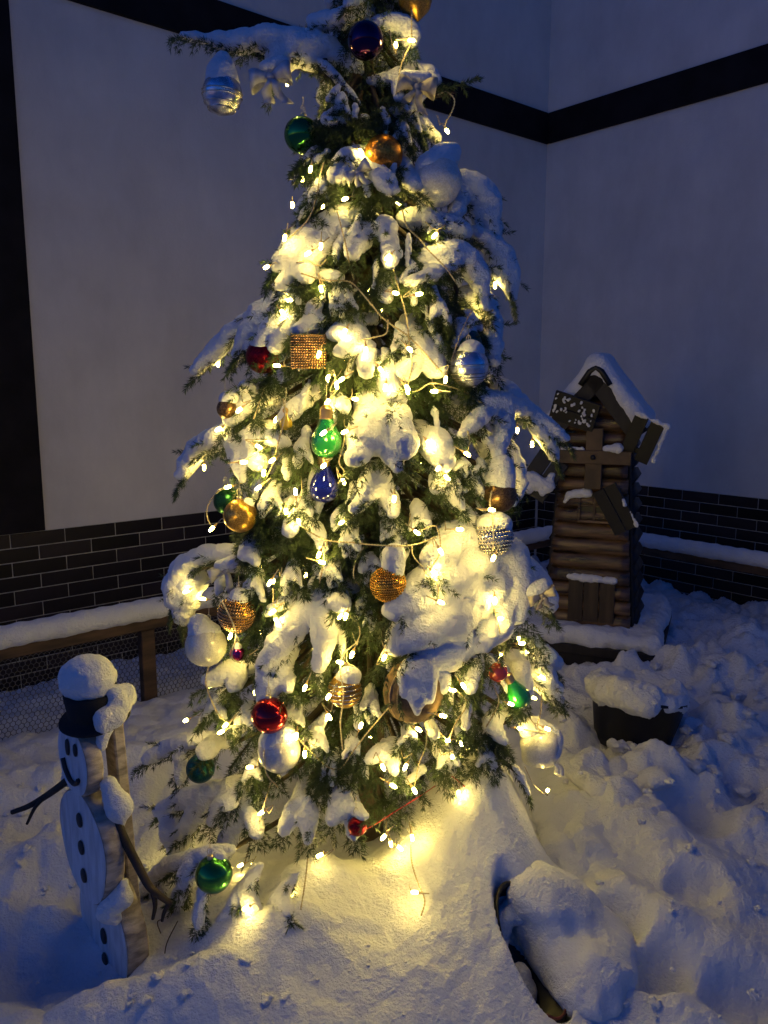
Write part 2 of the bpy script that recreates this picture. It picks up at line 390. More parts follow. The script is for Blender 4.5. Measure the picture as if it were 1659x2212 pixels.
# left
for a in [(330, 1620, .05, .22, .12, .5), (60, 1680, .05, .25, .08, .5), (100, 1760, -.04, .1, .1, 0), (110, 1850, .04, .1, .06, 0),
          (40, 1880, .04, .1, .07, 0), (300, 1720, .04, .07, .07, 0), (130, 1810, .035, .05, .05, 0), (60, 1950, .05, .12, .06, 0)]: bump(*a)
rb = np.random.RandomState(11)
for i in range(70):   # clods thrown up on the right
    px, py = rb.uniform(1180, 1700), rb.uniform(1430, 1720); bump(px, py, rb.uniform(.012, .045), rb.uniform(.025, .06), rb.uniform(.025, .06), rb.uniform(0, 3))
for i in range(40):
    px, py = rb.uniform(0, 330), rb.uniform(1560, 1950); bump(px, py, rb.uniform(-.02, .025), rb.uniform(.03, .07), rb.uniform(.03, .06), rb.uniform(0, 3))
for i in range(22):
    px, py = rb.uniform(1250, 1660), rb.uniform(1720, 2200); bump(px, py, rb.uniform(-.03, .03), rb.uniform(.03, .07), rb.uniform(.03, .06), rb.uniform(0, 3))
def HG(X, Y, fine=True):
    X = np.asarray(X, float); Y = np.asarray(Y, float)
    z = .05+0*X
    for x, y, a, sx, sy, r in BUMPS:
        dx, dy = X-x, Y-y; c, s = math.cos(r), math.sin(r)
        e = ((dx*c+dy*s)/sx)**2+((-dx*s+dy*c)/sy)**2
        z = z+a*np.exp(-.5*np.minimum(e, 40)**(1.15 if a > 0 else 2.2))
    P = np.stack([X, Y, 0*X], -1)
    z = z+.024*vnoise(P*2.6+5)+.008*vnoise(P*7+2)
    if fine: z = z+.0045*vnoise(P*19+1)+.0035*vnoise(P*41+8)+.0022*vnoise(P*90+4)
    mk = 1/(1+np.exp(-np.clip((X-.62)/.08, -30, 30)))/(1+np.exp(-np.clip((Y-2.55)/.15, -30, 30))); ml = 1/(1+np.exp(np.clip((X+.62)/.06, -30, 30)))
    bl = .060*np.abs(vnoise(P*6.3+3))+.045*np.abs(vnoise(P*12.7+9))+.018*np.abs(vnoise(P*27+4))
    z = z+bl*(mk*.95+ml*.28+.10)
    # the bed behind the netting rises to the walls
    dl = (X-C[0])*W[0]+(Y-C[1])*W[1]; dr = -((X-C[0])*U[0]+(Y-C[1])*U[1])
    z = z+.045*np.exp(-(np.maximum(dr, 0)/.5)**2)+.05/(1+np.exp(-np.clip((np.minimum(dl-.70, dr-.42))/.02, -30, 30)))-.03
    return z
TUB = PZ(1146, 2080, .13); TUBA = R_(22)
TUB[2] = float(HG(TUB[0], TUB[1], False))-.022
_HG0 = HG
def HG(X, Y, fine=True):
    z = _HG0(X, Y, fine); dx, dy = np.asarray(X)-TUB[0], np.asarray(Y)-TUB[1]; c, s_ = math.cos(TUBA), math.sin(TUBA)
    e = np.sqrt(((dx*c+dy*s_)/.072)**2+((-dx*s_+dy*c)/.165)**2)
    return z-.24/(1+np.exp(-np.clip((.90-e)/.02, -30, 30)))
nr = 480; yy = 1.15*np.exp(np.linspace(0, math.log(9.0/1.15), nr))
nc = 450; uu = np.linspace(-.62, .66, nc)
YY, UU = np.meshgrid(yy, uu, indexing='ij'); XX = UU*YY*1.05
ZZ = HG(XX, YY)
V = np.stack([XX, YY, ZZ], -1).reshape(-1, 3)
i, j = np.meshgrid(np.arange(nr-1), np.arange(nc-1), indexing='ij'); b0 = i*nc+j
F = np.stack([b0, b0+1, b0+nc+1, b0+nc], -1).reshape(-1, 4)
tag(obj('snow_ground', mesh(V, F), M['ground']), 'white snow cover over the yard, trodden and heaped', kind='structure')
m = MB()   # ground beyond the detailed sheet
m.add([[-60, -60, -.12], [60, -60, -.12], [60, 60, -.12], [-60, 60, -.12]], [[0, 1, 2, 3]])
tag(obj('yard_ground', m.mesh(), M['ground']), 'flat snow of the surrounding yard', kind='structure')

# ------------------------------------------------------------------ fence with netting
RZT = .49
def rail_snow(pa, pb, parent, r=.053):
    P = resample(np.array([pa, pb]), .09); caps = []
    for a, b in zip(P[:-1], P[1:]): caps.append((a, b, r*rs.uniform(.95, 1.06), r*rs.uniform(.95, 1.06)))
    lo = pa[2]-.012
    me = snowbody(caps, .009, .010, .004, 22, .85, .001)
    return obj('snow', me, M['snow'], parent)
def fence(Mx, off, s_a, s_b, posts, label, net=None):
    t = thing('garden_fence', label, 'fence')
    b = MB(); b.box(wl_(Mx, (s_a+s_b)/2, off, RZT-.034), (s_b-s_a, .055, .066), Mx, .005); obj('top_rail', b.mesh(), M['rail'], t)
    pa, pb = wl_(Mx, s_a+.02, off, RZT+.028), wl_(Mx, s_b-.02, off, RZT+.028)
    rail_snow(pa, pb, t)
    for s in posts:
        p = wl_(Mx, s, off+.0, 0); b = MB(); b.box((p[0], p[1], (RZT-.068-.15)/2), (.068, .05, RZT-.068+.15), Mx, .004); obj('post', b.mesh(), M['rail'], t)
    if net:
        a0, a1 = net; p = .0235; nx = int((a1-a0)/p); nz = int(.56/(p*.8660)); m = MB()
        tw = p*.26
        def pt(s, z, n=0): return wl_(Mx, s, off-.034+n, z)
        for r in range(nz):
            z = RZT-.06-r*p*.866; o = .5*p if r % 2 else 0
            for k in range(nx):
                s = a0+o+k*p; w = rs.uniform(-.0012, .0012)
                m.tube([pt(s, z-tw, w), pt(s, z+tw, w)], .0021, 3, False)
                zz = z-tw; zl = z-p*.866+tw
                m.tube([pt(s, zz, w), pt(s-.5*p, zl)], .0016, 3, False); m.tube([pt(s, zz, w), pt(s+.5*p, zl)], .0016, 3, False)
        n = obj('wire_netting', m.mesh(), M['wire'], t); n['kind'] = 'stuff'
    return t
sp = None
pp = PZ(333, 1520, .06); sp = -((pp[0]-C[0])*U[0]+(pp[1]-C[1])*U[1])
fence(ML, .69, .41, 5.2, [sp, sp+1.55, sp-1.4], 'brown wooden fence with snowy top rail and chicken wire netting', net=(2.3, 4.95))
fence(MR, .41, .78, 4.0, [2.4], 'dark low fence with snowy rail behind the windmill')

# ------------------------------------------------------------------ windmill on its platform
WA = R_(23)
WX = np.array([math.cos(WA), -math.sin(WA), 0]); WN = np.array([-math.sin(WA), -math.cos(WA), 0]); WZ = np.array([0, 0, 1.])
pr = PZ(1366, 1352, .30)                       # right front foot
WO = pr-WX*.235                                # middle of the front foot
MW = np.stack([WX, WN, WZ], 1)                 # columns: right, forward, up
def wm(u, n, z): return WO*np.array([1, 1, 0])+MW@np.array([u, n, z])
t = thing('platform', 'low dark wooden platform under the windmill, snow on top', 'platform')
PF = PZ(1428, 1415, .22)
b = MB()
pc = PF-WX*.55-WN*.45; MPl = MW
b.box((pc[0], pc[1], .19), (1.1, .9, .05), MPl, .005); obj('deck', b.mesh(), M['darkwood'], t)
b = MB(); q = PF-WX*.55-WN*.05; b.box((q[0], q[1], .06), (1.06, .04, .21), MPl, .004); obj('front_board', b.mesh(), M['darkwood'], t)
b = MB(); q = PF-WX*.04-WN*.47; b.box((q[0], q[1], .06), (.04, .78, .21), MPl, .004); obj('side_board', b.mesh(), M['darkwood'], t)
caps = []
for a in np.arange(.06, 1.06, .08):
    pa = PF-WX*a-WN*.05; pb = PF-WX*a-WN*.86; h1 = rs.uniform(.045, .055)
    caps.append((np.array([pa[0], pa[1], .245]), np.array([pb[0], pb[1], .265]), h1, h1*1.05))
obj('snow', snowbody(caps, .011, .02, .016, 9, 1.0, .004), M['snow'], t)

t = thing('windmill', 'wooden garden windmill with log siding, four sails and snowy gabled roof', 'windmill')
Z0, ZE, ZA = .27, 1.41, 1.64; HW0, HW1, DP0, DP1 = .235, .165, .40, .30
def hw(z): return HW0+(HW1-HW0)*np.clip((z-Z0)/(ZE-Z0), 0, 1)
# core body
P = [wm(s*(h-.012), n, z) for (z, h, nb) in ((Z0, HW0, DP0), (ZE, HW1, DP1)) for s in (-1, 1) for n in (-.012, -nb)]
P += [wm(0, -.012, ZA-.03), wm(0, -DP1, ZA-.03)]
m = MB(); m.add(P, [[0, 2, 6, 4], [1, 5, 7, 3], [0, 4, 5, 1], [2, 3, 7, 6]]); m.F3.append(np.array([[4, 6, 8], [5, 9, 7]])); obj('core', m.mesh(), M['darkwood'], t)
# half round logs of the front
nlog = 16; lh = (ZA-.05-Z0)/nlog
for i in range(nlog):
    z = Z0+(i+.5)*lh
    h = hw(z) if z < ZE else HW1*(1-(z-ZE)/(ZA-ZE))*.98
    if h < .02: continue
    pts = [wm(u, .004, z) for u in np.linspace(-h+.006, h-.006, 9)]
    rr = lh*.56*(1+rs.uniform(-.05, .05, 9))
    obj('log', tubemesh(pts, rr, 12), M['log'], t)
for s in (-1, 1):      # corner boards and dark sides
    m = MB(); m.tube([wm(s*(HW0-.004), .0, Z0-.02), wm(s*(HW1-.004), .0, ZE-.02)], .017, 4); obj('corner_board', m.mesh(), M['darkwood'], t)
    for i in range(nlog-4):
        z = Z0+(i+.5)*lh*1.05; h = hw(z)
        obj('side_board', tubemesh([wm(s*(h-.012), -.02, z), wm(s*(h-.012), -(DP0+(DP1-DP0)*(z-Z0)/(ZE-Z0)), z)], lh*.50, 6), M['blackp'], t)
# roof
for s in (-1, 1):
    a = np.array([0, ZA+.02]); bq = np.array([s*(HW1+.085), ZE-.065]); d = (bq-a)/np.linalg.norm(bq-a); nn = np.array([-d[1], d[0]])*s*1.0
    if nn[1] < 0: nn = -nn
    P = []
    for n in (.075, -DP1-.06):
        for q in (a, bq):
            for o in (0, .022): P.append(wm(q[0]+nn[0]*o, n, q[1]+nn[1]*o))
    m = MB(); m.add(P, [[0, 1, 3, 2], [4, 6, 7, 5], [0, 4, 5, 1], [2, 3, 7, 6], [0, 2, 6, 4], [1, 5, 7, 3]]); obj('roof_panel', m.mesh(), M['darkwood'], t)
    # barge board
    P = []
    for n in (.078, .095):
        for q in (a, bq):
            for o in (-.075, .018): P.append(wm(q[0]+nn[0]*o, n, q[1]+nn[1]*o))
    m = MB(); m.add(P, [[0, 1, 3, 2], [4, 6, 7, 5], [0, 4, 5, 1], [2, 3, 7, 6], [0, 2, 6, 4], [1, 5, 7, 3]]); obj('barge_board', m.mesh(), M['darkwood'], t)
caps = []
for n in np.arange(.055, -DP1-.05, -.045):
    ap = wm(0, n, ZA+.055); 
    for s in (-1, 1):
        lo_ = wm(s*(HW1+.055), n, ZE-.0); caps.append((ap, lo_, .044, .044*(1.15 if s > 0 else .85)))
obj('snow', snowbody(caps, .008, .012, .006, 18, 1.0, .002), M['snow'], t)
# little ridge cap
m = MB(); m.tube([wm(-.075, .10, ZA-.055), wm(-.03, .10, ZA+.015), wm(0, .10, ZA+.035), wm(.03, .10, ZA+.015), wm(.075, .10, ZA-.055)], .016, 6); obj('gable_cap', m.mesh(True), M['blackp'], t)
# window
hub = WO*np.array([1, 1, 0])+WZ*0
def wbox(name, u0, u1, n0, n1, z0, z1, mm, par, bev=.003):
    b = MB(); b.box(wm((u0+u1)/2, (n0+n1)/2, (z0+z1)/2), (u1-u0, n1-n0, z1-z0), MW, bev); return obj(name, b.mesh(), mm, par)
def wpx(x, y, n=.05):      # pixel of the front plane -> local u,z
    d = ray(x, y); o = np.array([0, 0, CAMZ]); q0 = wm(0, n, 0); tt = ((q0-o)@WN)/(d@WN); p = o+d*tt-WO*np.array([1, 1, 0]); return p@WX, p[2]
u0, z1 = wpx(1250, 1060); u1, z0 = wpx(1318, 1132)
win = wbox('window', u0+.012, u1-.012, .030, .042, z0+.012, z1-.012, M['blackp'], t)
for (a, bq, c_, d_) in ((u0, u1, z1-.015, z1), (u0, u1, z0, z0+.015), (u0, u0+.015, z0+.015, z1-.015), (u1-.015, u1, z0+.015, z1-.015)):
    wbox('frame', a, bq, .03, .062, c_, d_, M['log'], win)
wbox('glazing_bar', (u0+u1)/2-.007, (u0+u1)/2+.007, .035, .05, z0+.015, z1-.015, M['cross'], win); wbox('glazing_bar', u0+.015, u1-.015, .036, .049, (z0+z1)/2, (z0+z1)/2+.013, M['cross'], win)
# door of planks
u0, z1 = wpx(1228, 1250); u1, z0 = wpx(1326, 1345)
dw = (u1-u0)/3; dr = None
for i in range(3):
    p = wbox('door_plank', u0+i*dw+.002, u0+(i+1)*dw-.002, .03, .052, z0-.01, z1-.004*(i), M['door'], t)
caps = [(wm(a, .045, z1+.012), wm(a+.04, .045, z1+.012+rs.uniform(-.004, .004)), rs.uniform(.014, .022), rs.uniform(.014, .022)) for a in np.arange(u0, u1-.02, .04)]
obj('snow', snowbody(caps, .006, .006, .005, 40, 1.0, .002), M['snow'], t)
# sails
hu, hz = wpx(1283, 987, .09)
obj('hub_bolt', tubemesh([wm(hu, .11, hz), wm(hu, .128, hz)], .014, 8), M['blackp'], t)
wbox('sail_arm', hu-.043, hu+.043, .075, .098, hz-.17, hz+.15, M['cross'], t); wbox('sail_arm', hu-.19, hu+.19, .084, .110, hz-.036, hz+.034, M['cross'], t)
def blade(cx, cz, w, h, rot, pitch_ax, pitch, nplank=2, slot=.018):
    B = empty('sail'); B.parent = t
    e1 = np.array([math.cos(rot), 0, math.sin(rot)]); e2 = np.array([-math.sin(rot), 0, math.cos(rot)]); e3 = np.array([0, 1., 0])
    c_, s_ = math.cos(pitch), math.sin(pitch)
    if pitch_ax == 0: e2, e3 = e2*c_+e3*s_, e3*c_-e2*s_
    else: e1, e3 = e1*c_+e3*s_, e3*c_-e1*s_
    Mb = MW@np.stack([e1, e3, e2], 1); c0 = wm(hu+cx, .12, hz+cz)
    for k in range(nplank):
        o = (k-(nplank-1)/2)*(w/nplank); b = MB(); b.box(c0+Mb@np.array([o, 0, 0]), (w/nplank-slot, .014, h), Mb, .002); obj('slat', b.mesh(), M['blackp'], B)
    b = MB(); b.box(c0+Mb@np.array([0, -.012, -h*.3]), (w*.9, .01, .03), Mb, .002); obj('cross_piece', b.mesh(), M['blackp'], B)
    return B, c0, Mb
B1, c1, Mb1 = blade(-.105, .235, .17, .24, R_(72), 1, R_(22), 2, .004)     # upper
B2, c2, Mb2 = blade(.235, .10, .17, .235, R_(-22), 0, R_(20), 2, .016)    # right
B3, c3, Mb3 = blade(.125, -.265, .15, .25, R_(30), 1, R_(20), 2, .004)   # lower
B4, c4, Mb4 = blade(-.265, -.11, .18, .24, R_(-30), 0, R_(-20), 2, .006)  # left
def bsnow(B, c0, Mb, segs, **kw):
    caps = [(c0+Mb@np.array(a), c0+Mb@np.array(b_), r, r*.8) for a, b_, r in segs]
    obj('snow', snowbody(caps, .006, .006, .007, 40, 1.0, .003), M['snow'], B)
bsnow(B2, c2, Mb2, [((-.08, .01, .125), (.09, .01, .125), .011), ((.09, .01, .125), (.095, .01, -.02), .010), ((.098, .012, -.02), (.098, .012, -.08), .012)])
bsnow(B4, c4, Mb4, [((-.03, .02, -.05), (.06, .02, -.03), .045), ((-.06, .02, -.06), (-.02, .02, -.10), .035), ((.05, .02, .02), (.06, .02, -.08), .02), ((-.08, .0, .125), (.09, .0, .125), .010)])
bsnow(B3, c3, Mb3, [((.07, .012, -.12), (.075, .012, -.04), .010)]); bsnow(B3, c3, Mb3, [((.07, .012, .0), (.07, .012, .03), .010)])
fl = []
for k in range(46):
    q = rs.uniform(-.07, .07), rs.uniform(-.1, .11); fl.append(((q[0], .012, q[1]), (q[0]+rs.uniform(-.008, .008), .012, q[1]+rs.uniform(-.004, .004)), rs.uniform(.0045, .007)))
caps = [(c1+Mb1@np.array(a), c1+Mb1@np.array(b_), r, r) for a, b_, r in fl]; fk = obj('snow_flecks', snowbody(caps, .004, .002, .002, 60, 1, .001, True), M['snow'], B1); fk['kind'] = 'stuff'
caps = [(wm(hu-.18, .095, hz+.04), wm(hu-.06, .095, hz+.04), .010, .010), (wm(hu+.06, .095, hz+.045), wm(hu+.12, .095, hz+.05), .016, .03)]
for q_ in caps: obj('snow', snowbody([q_], .006, .006, .004, 40, 1, .002), M['snow'], t)
caps = [(wm(hu-.12, .06, hz-.205), wm(hu-.03, .06, hz-.195), .02, .026), (wm(hu-.12, .06, hz-.21), wm(hu-.15, .06, hz-.25), .012, .008), (wm(hu+.05, .06, hz-.19), wm(hu+.09, .06, hz-.2), .02, .02)]
obj('snow', snowbody(caps[:2], .006, .006, .005, 40, 1, .002), M['snow'], t); obj('snow', snowbody(caps[2:], .006, .006, .005, 40, 1, .002), M['snow'], t)

# ------------------------------------------------------------------ black planter on the right
pb_ = PZ(1385, 1645, .07); t = thing('planter', 'black round planter heaped with broken snow', 'planter')
tilt = Matrix.Rotation(R_(9), 3, 'Y')@Matrix.Rotation(R_(-7), 3, 'X'); Tm = np.array(tilt)
prof = [(.001, -.03), (.145, -.03), (.155, .0), (.195, .19), (.205, .195), (.205, .205), (.19, .205), (.14, .03), (.001, .03)]
V, F = lathe(prof, 40, Tm, (pb_[0], pb_[1]+.14, .105)); obj('pot_wall', mesh(V, F), M['blackp'], t)
pc = np.array([pb_[0], pb_[1]+.14, .105]); caps = []
for a in np.linspace(0, 6.28, 22)[:-1]:
    q = pc+Tm@np.array([.165*math.cos(a), .165*math.sin(a), .205]); rr = .048*(1.3 if math.sin(a) > .2 or math.cos(a) < -.5 else .75)*rs.uniform(.8, 1.2)
    q2 = pc+Tm@np.array([.165*math.cos(a+.3), .165*math.sin(a+.3), .205]); caps.append((q, q2, rr, rr*rs.uniform(.8, 1.1)))
for k in range(16):
    a = rs.uniform(0, 6.28); r_ = rs.uniform(0, .13); q = pc+Tm@np.array([r_*math.cos(a), r_*math.sin(a), .18]); rr = rs.uniform(.03, .055); caps.append((q, q, rr, rr))
q = pc+Tm@np.array([-.14, -.09, .225]); caps.append((q, q+np.array([.05, -.02, .0]), .05, .045))
obj('snow', snowbody(caps, .008, .006, .015, 19, .9, .005), M['snow'], t)

# ------------------------------------------------------------------ wooden snowman
SB = PZ(235, 2085, .0)
SNm = np.array([-.735, -.678, 0]); SNm /= np.linalg.norm(SNm); SX = np.array([-SNm[1], SNm[0], 0])
t = thing('wooden_snowman', 'white wooden snowman of three log slices with black top hat and stick arms', 'snowman')
def spt(px, py): return PY(px, py, SB[1]+.02)
lean = .03
def disc(px, py, dia, th, off, name='log_slice'):
    c0 = spt(px, py)+SNm*off; n = 36; a = np.arange(n)*2*math.pi/n
    wob = 1+.02*np.sin(3*a+px)+.015*np.sin(5*a)
    ring = lambda r, o: c0+SNm*o+(r*wob*np.cos(a))[:, None]*SX+(r*wob*np.sin(a))[:, None]*np.array([0, 0, 1.])
    R = dia/2; rows = [ring(R*.97, th/2), ring(R, th/2-.006), ring(R*1.01, 0), ring(R, -th/2+.006), ring(R*.97, -th/2)]
    V = np.concatenate(rows+[c0[None]-SNm*th/2]); ii = np.arange(n); kk = (ii+1) % n
    F = np.concatenate([np.stack([r*n+ii, r*n+kk, (r+1)*n+kk, (r+1)*n+ii], -1) for r in range(4)])
    T = np.stack([4*n+ii, 4*n+kk, np.full(n, 5*n)], -1)
    o = obj(name, mesh(V, [F, T[:, ::1]]), M['bark'], t)
    Vf = np.concatenate([ring(R*.965, th/2+.001), c0[None]+SNm*(th/2+.001)]); Tf = np.stack([kk, ii, np.full(n, n)], -1)
    obj('painted_face', mesh(Vf, Tf, False), M['whitewood'], o)
    return c0+SNm*(th/2+.003), o
hc, ho = disc(197, 1628, .20, .042, .030); bc, bo = disc(207, 1815, .315, .05, .012); lc, lo_ = disc(236, 2000, .32, .06, -.012)
def spot(c0, par, x, z, rx, rz, name, m=None):
    V = []; n = 14; a = np.arange(n)*2*math.pi/n
    for k, (o, f) in enumerate(((.0, 1.), (.004, .9), (.0055, .5))):
        V.append(c0+SNm*o+(x+rx*f*np.cos(a))[:, None]*SX+(z+rz*f*np.sin(a))[:, None]*np.array([0, 0, 1.]))
    ii = np.arange(n); kk = (ii+1) % n
    F = np.concatenate([np.stack([r*n+kk, r*n+ii, (r+1)*n+ii, (r+1)*n+kk], -1) for r in range(2)])
    V = np.concatenate(V+[c0[None]+SNm*.006+x*SX+z*np.array([0, 0, 1.])]); T = np.stack([2*n+kk, 2*n+ii, np.full(n, 3*n)], -1)
    obj(name, mesh(V, [F, T]), m or M['button'], par)
spot(hc, ho, -.018, .030, .011, .024, 'eye'); spot(hc, ho, .035, .040, .010, .018, 'eye')
mth = [hc+SNm*.003+SX*x+np.array([0, 0, z]) for x, z in ((-.052, -.012), (-.036, -.040), (-.004, -.060), (.03, -.055), (.048, -.038))]
obj('mouth', tubemesh(spline(mth, 4), .0065, 6), M['button'], ho)
for x, z, in ((.0, .075), (.0, -.005), (.005, -.085)): spot(bc, bo, x, z, .017, .021, 'button')
for x, z, in ((.01, -.015), (.01, -.09)): spot(lc, lo_, x, z, .017, .024, 'button')
pt_, pb2 = spt(226, 1560)-SNm*.022, spt(262, 2095)-SNm*.045
m = MB(); Ms = np.stack([SX, SNm, np.array([0, 0, 1.])], 1); cc = (pt_+pb2)/2; hgt = pt_[2]-pb2[2]
dv = (pt_-pb2)/np.linalg.norm(pt_-pb2); Mt = np.stack([SX, SNm, dv], 1); m.box(cc, (.07, .03, hgt+.08), Mt, .004); obj('back_post', m.mesh(), M['bark'], t)
# hat
hcn = spt(205, 1543); hcn = hcn-SNm*.0
tl = np.array(Matrix.Rotation(R_(-6), 3, Vector(SNm))@Matrix.Rotation(R_(8), 3, Vector(SX)))
V, F = lathe([(.001, .0), (.088, .0), (.092, .004), (.088, .010), (.066, .013), (.066, .03), (.069, .085), (.066, .09), (.001, .09)], 36, tl, hcn-np.array([0, 0, .012])); hat = obj('top_hat', mesh(V, F), M['felt'], t)
hp = lambda x, n, z: hcn+tl@(SX*x+SNm*n+np.array([0, 0, z]))
caps = [(hp(0, -.005, .105), hp(0, -.005, .125), .055, .050), (hp(.015, -.012, .110), hp(.015, -.012, .114), .053, .050), (hp(-.016, .016, .106), hp(-.016, .016, .106), .052, .050)]
obj('snow', snowbody(caps, .006, .010, .006, 18, .95, .003), M['snow'], hat)
caps = [(hp(.055, -.05, .03), hp(.06, -.04, .07), .030, .022), (hp(.075, -.02, .02), hp(.08, .0, .03), .026, .020), (hp(.07, .0, .02), hp(.072, .02, -.05), .024, .014), (hp(.03, -.08, .03), hp(.05, -.075, .06), .026, .02)]
obj('snow', snowbody(caps, .006, .010, .005, 26, 1, .002), M['snow'], hat)
# arms
def stick(pts, r, par, name='stick_arm'):
    P = spline(np.array(pts), 5); rr = np.linspace(r, r*.55, len(P)); m = MB(); m.tube(P, rr, 7); o = obj(name, m.mesh(True), M['stick'], par); return o
Ya = SB[1]-.05
ar = stick([PY(238, 1735, Ya+.02), PY(262, 1800, Ya-.02), PY(300, 1875, Ya-.05), PY(322, 1915, Ya-.06), PY(345, 1935, Ya-.06), PY(368, 1952, Ya-.05)], .014, t)
stick([PY(330, 1925, Ya-.06), PY(335, 1955, Ya-.06), PY(330, 1985, Ya-.05)], .008, ar, 'twig'); stick([PY(366, 1950, Ya-.05), PY(355, 1970, Ya-.05), PY(350, 1990, Ya-.05)], .007, ar, 'twig')
Ya += .05
al = stick([PY(185, 1650, Ya+.05), PY(140, 1690, Ya+.06), PY(95, 1722, Ya+.08), PY(60, 1742, Ya+.08), PY(25, 1755, Ya+.08)], .012, t)
stick([PY(95, 1722, Ya+.08), PY(75, 1745, Ya+.07), PY(58, 1780, Ya+.07)], .007, al, 'twig')
def sn(par, segs, h=.006, k=.008, amp=.005, nsc=30):
    obj('snow', snowbody(segs, h, k, amp, nsc, .9, .002), M['snow'], par)
Ya -= .05
sn(t, [(PY(235, 1690, Ya), PY(258, 1750, Ya), .018, .03), (PY(258, 1740, Ya), PY(262, 1775, Ya), .028, .012)])
sn(t, [(PY(228, 1965, Ya-.03), PY(262, 1940, Ya-.03), .02, .028), (PY(262, 1940, Ya-.03), PY(270, 1905, Ya-.03), .026, .012), (PY(228, 1970, Ya-.03), PY(250, 1985, Ya-.03), .022, .018)])
sn(al, [(PY(150, 1668, Ya+.13), PY(143, 1688, Ya+.13), .022, .018)])

# ------------------------------------------------------------------ spruce
XT, YT = -.05, 2.50
_zy = np.array([-60, 0, 100, 200, 350, 450, 550, 650, 800, 950, 1100, 1250, 1400, 1550, 1700, 1850, 1950])
_hw = np.array([60, 85, 105, 125, 150, 190, 240, 275, 310, 350, 355, 370, 390, 400, 410, 415, 380])
_zz = []; _rr = []
for y_, h_ in zip(_zy, _hw):
    p = PY(800, y_, YT); _zz.append(p[2]); _rr.append(h_*depth(p)/FPX)
_zz = np.array(_zz)[::-1]; _rr = np.array(_rr)[::-1]
def RT(z): return float(np.interp(z, _zz, _rr))
SHIFT = [0.]
def S(x, y, k=1.0, fr=.78):
    Y = YT-.3
    for _ in range(10):
        p = PY(x, y, Y); r = RT(p[2]); dx = p[0]-XT
        Y = .5*Y+.5*(YT-fr*k*math.sqrt(max(0., r*r-dx*dx))-(.02 if abs(dx) < r else .06))
    return PY(x, y, Y-SHIFT[0])
tree = thing('spruce_tree', 'snow laden spruce decorated with baubles and warm fairy lights', 'tree', loc=(XT, YT, 0))
bpy.context.view_layer.update()
PM = Matrix.Translation((-XT, -YT, 0))
def child(name, me, m, par):
    o = obj(name, me, m, par); 
    if par is tree: o.matrix_parent_inverse = PM
    return o
trP = [(XT, YT, -.05), (XT+.01, YT, .6), (XT-.005, YT, 1.3), (XT+.01, YT-.01, 2.0), (XT, YT, 2.6), (XT+.005, YT, 2.95)]
child('trunk', tubemesh(spline(np.array(trP), 5), np.linspace(.05, .008, 26), 10), M['trunk'], tree)

NEED = []     # (bough object, list of (polyline, density, length))
def needles(lines, dens=1000, ln=.0160, rn=.00115, seed=0):
    r = np.random.RandomState(seed); Vs = []; tot = 0
    for P, d in lines:
        P = resample(P, .008); T, N, B = frames(P); L = np.linalg.norm(np.diff(P, axis=0), axis=1).sum()
        n = int(L*d*dens)+3; q = r.uniform(0, len(P)-1, n); i = np.minimum(q.astype(int), len(P)-2); f = (q-i)[:, None]
        base = P[i]*(1-f)+P[i+1]*f; t_, n_, b_ = T[i], N[i], B[i]
        a = r.uniform(0, 2*math.pi, n)[:, None]; per = np.cos(a)*n_+np.sin(a)*b_
        th = np.radians(r.uniform(44, 72, n)); endf = np.clip((q-(len(P)-4))/4, 0, 1); th = th*(1-.7*endf)
        di = t_*np.cos(th)[:, None]+per*np.sin(th)[:, None]; di[:, 2] += .15; di /= np.linalg.norm(di, axis=1)[:, None]
        l = (ln*r.uniform(.75, 1.15, n))[:, None]
        s1 = np.cross(di, t_+1e-3); s1 /= np.linalg.norm(s1, axis=1)[:, None]+1e-9; s2 = np.cross(di, s1)
        tip = base+di*l+t_*l*.16
        Vs.append(np.stack([base+s1*rn+di*l*.12, base-s1*rn*.6+s2*rn*.9+di*l*.12, base-s1*rn*.6-s2*rn*.9+di*l*.12, tip], 1).reshape(-1, 3)); tot += n
    V = np.concatenate(Vs); k = np.arange(tot)[:, None]*4
    return mesh(V, np.concatenate([k+np.array([0, 1, 3]), k+np.array([1, 2, 3]), k+np.array([2, 0, 3])]), True)
def side_twigs(P, step, l0, l1, r, droop=.35, both=True):
    """short shoots left and right of a twig"""
    out = []; P = resample(P, .01); T, N, B = frames(P); n = len(P); k = int(step/.01); sgn = 1
    for i in range(max(1, k//2), n-1, max(1, k)):
        for sg in ((-1, 1) if both else (sgn,)):
            t = T[i]; h = np.cross(t, [0, 0, 1.]); h /= np.linalg.norm(h)+1e-9
            d = t*r.uniform(.5, .9)+h*sg*r.uniform(.6, 1.0)+np.array([0, 0, -droop*r.uniform(.3, 1.6)]); d /= np.linalg.norm(d)
            l = r.uniform(l0, l1)*(1-.45*i/n); p0 = P[i]; out.append(np.array([p0, p0+d*l*.5+np.array([0, 0, .004]), p0+d*l+np.array([0, 0, -.25*l*droop*2])]))
        sgn = -sgn
    return out
nb = [0]
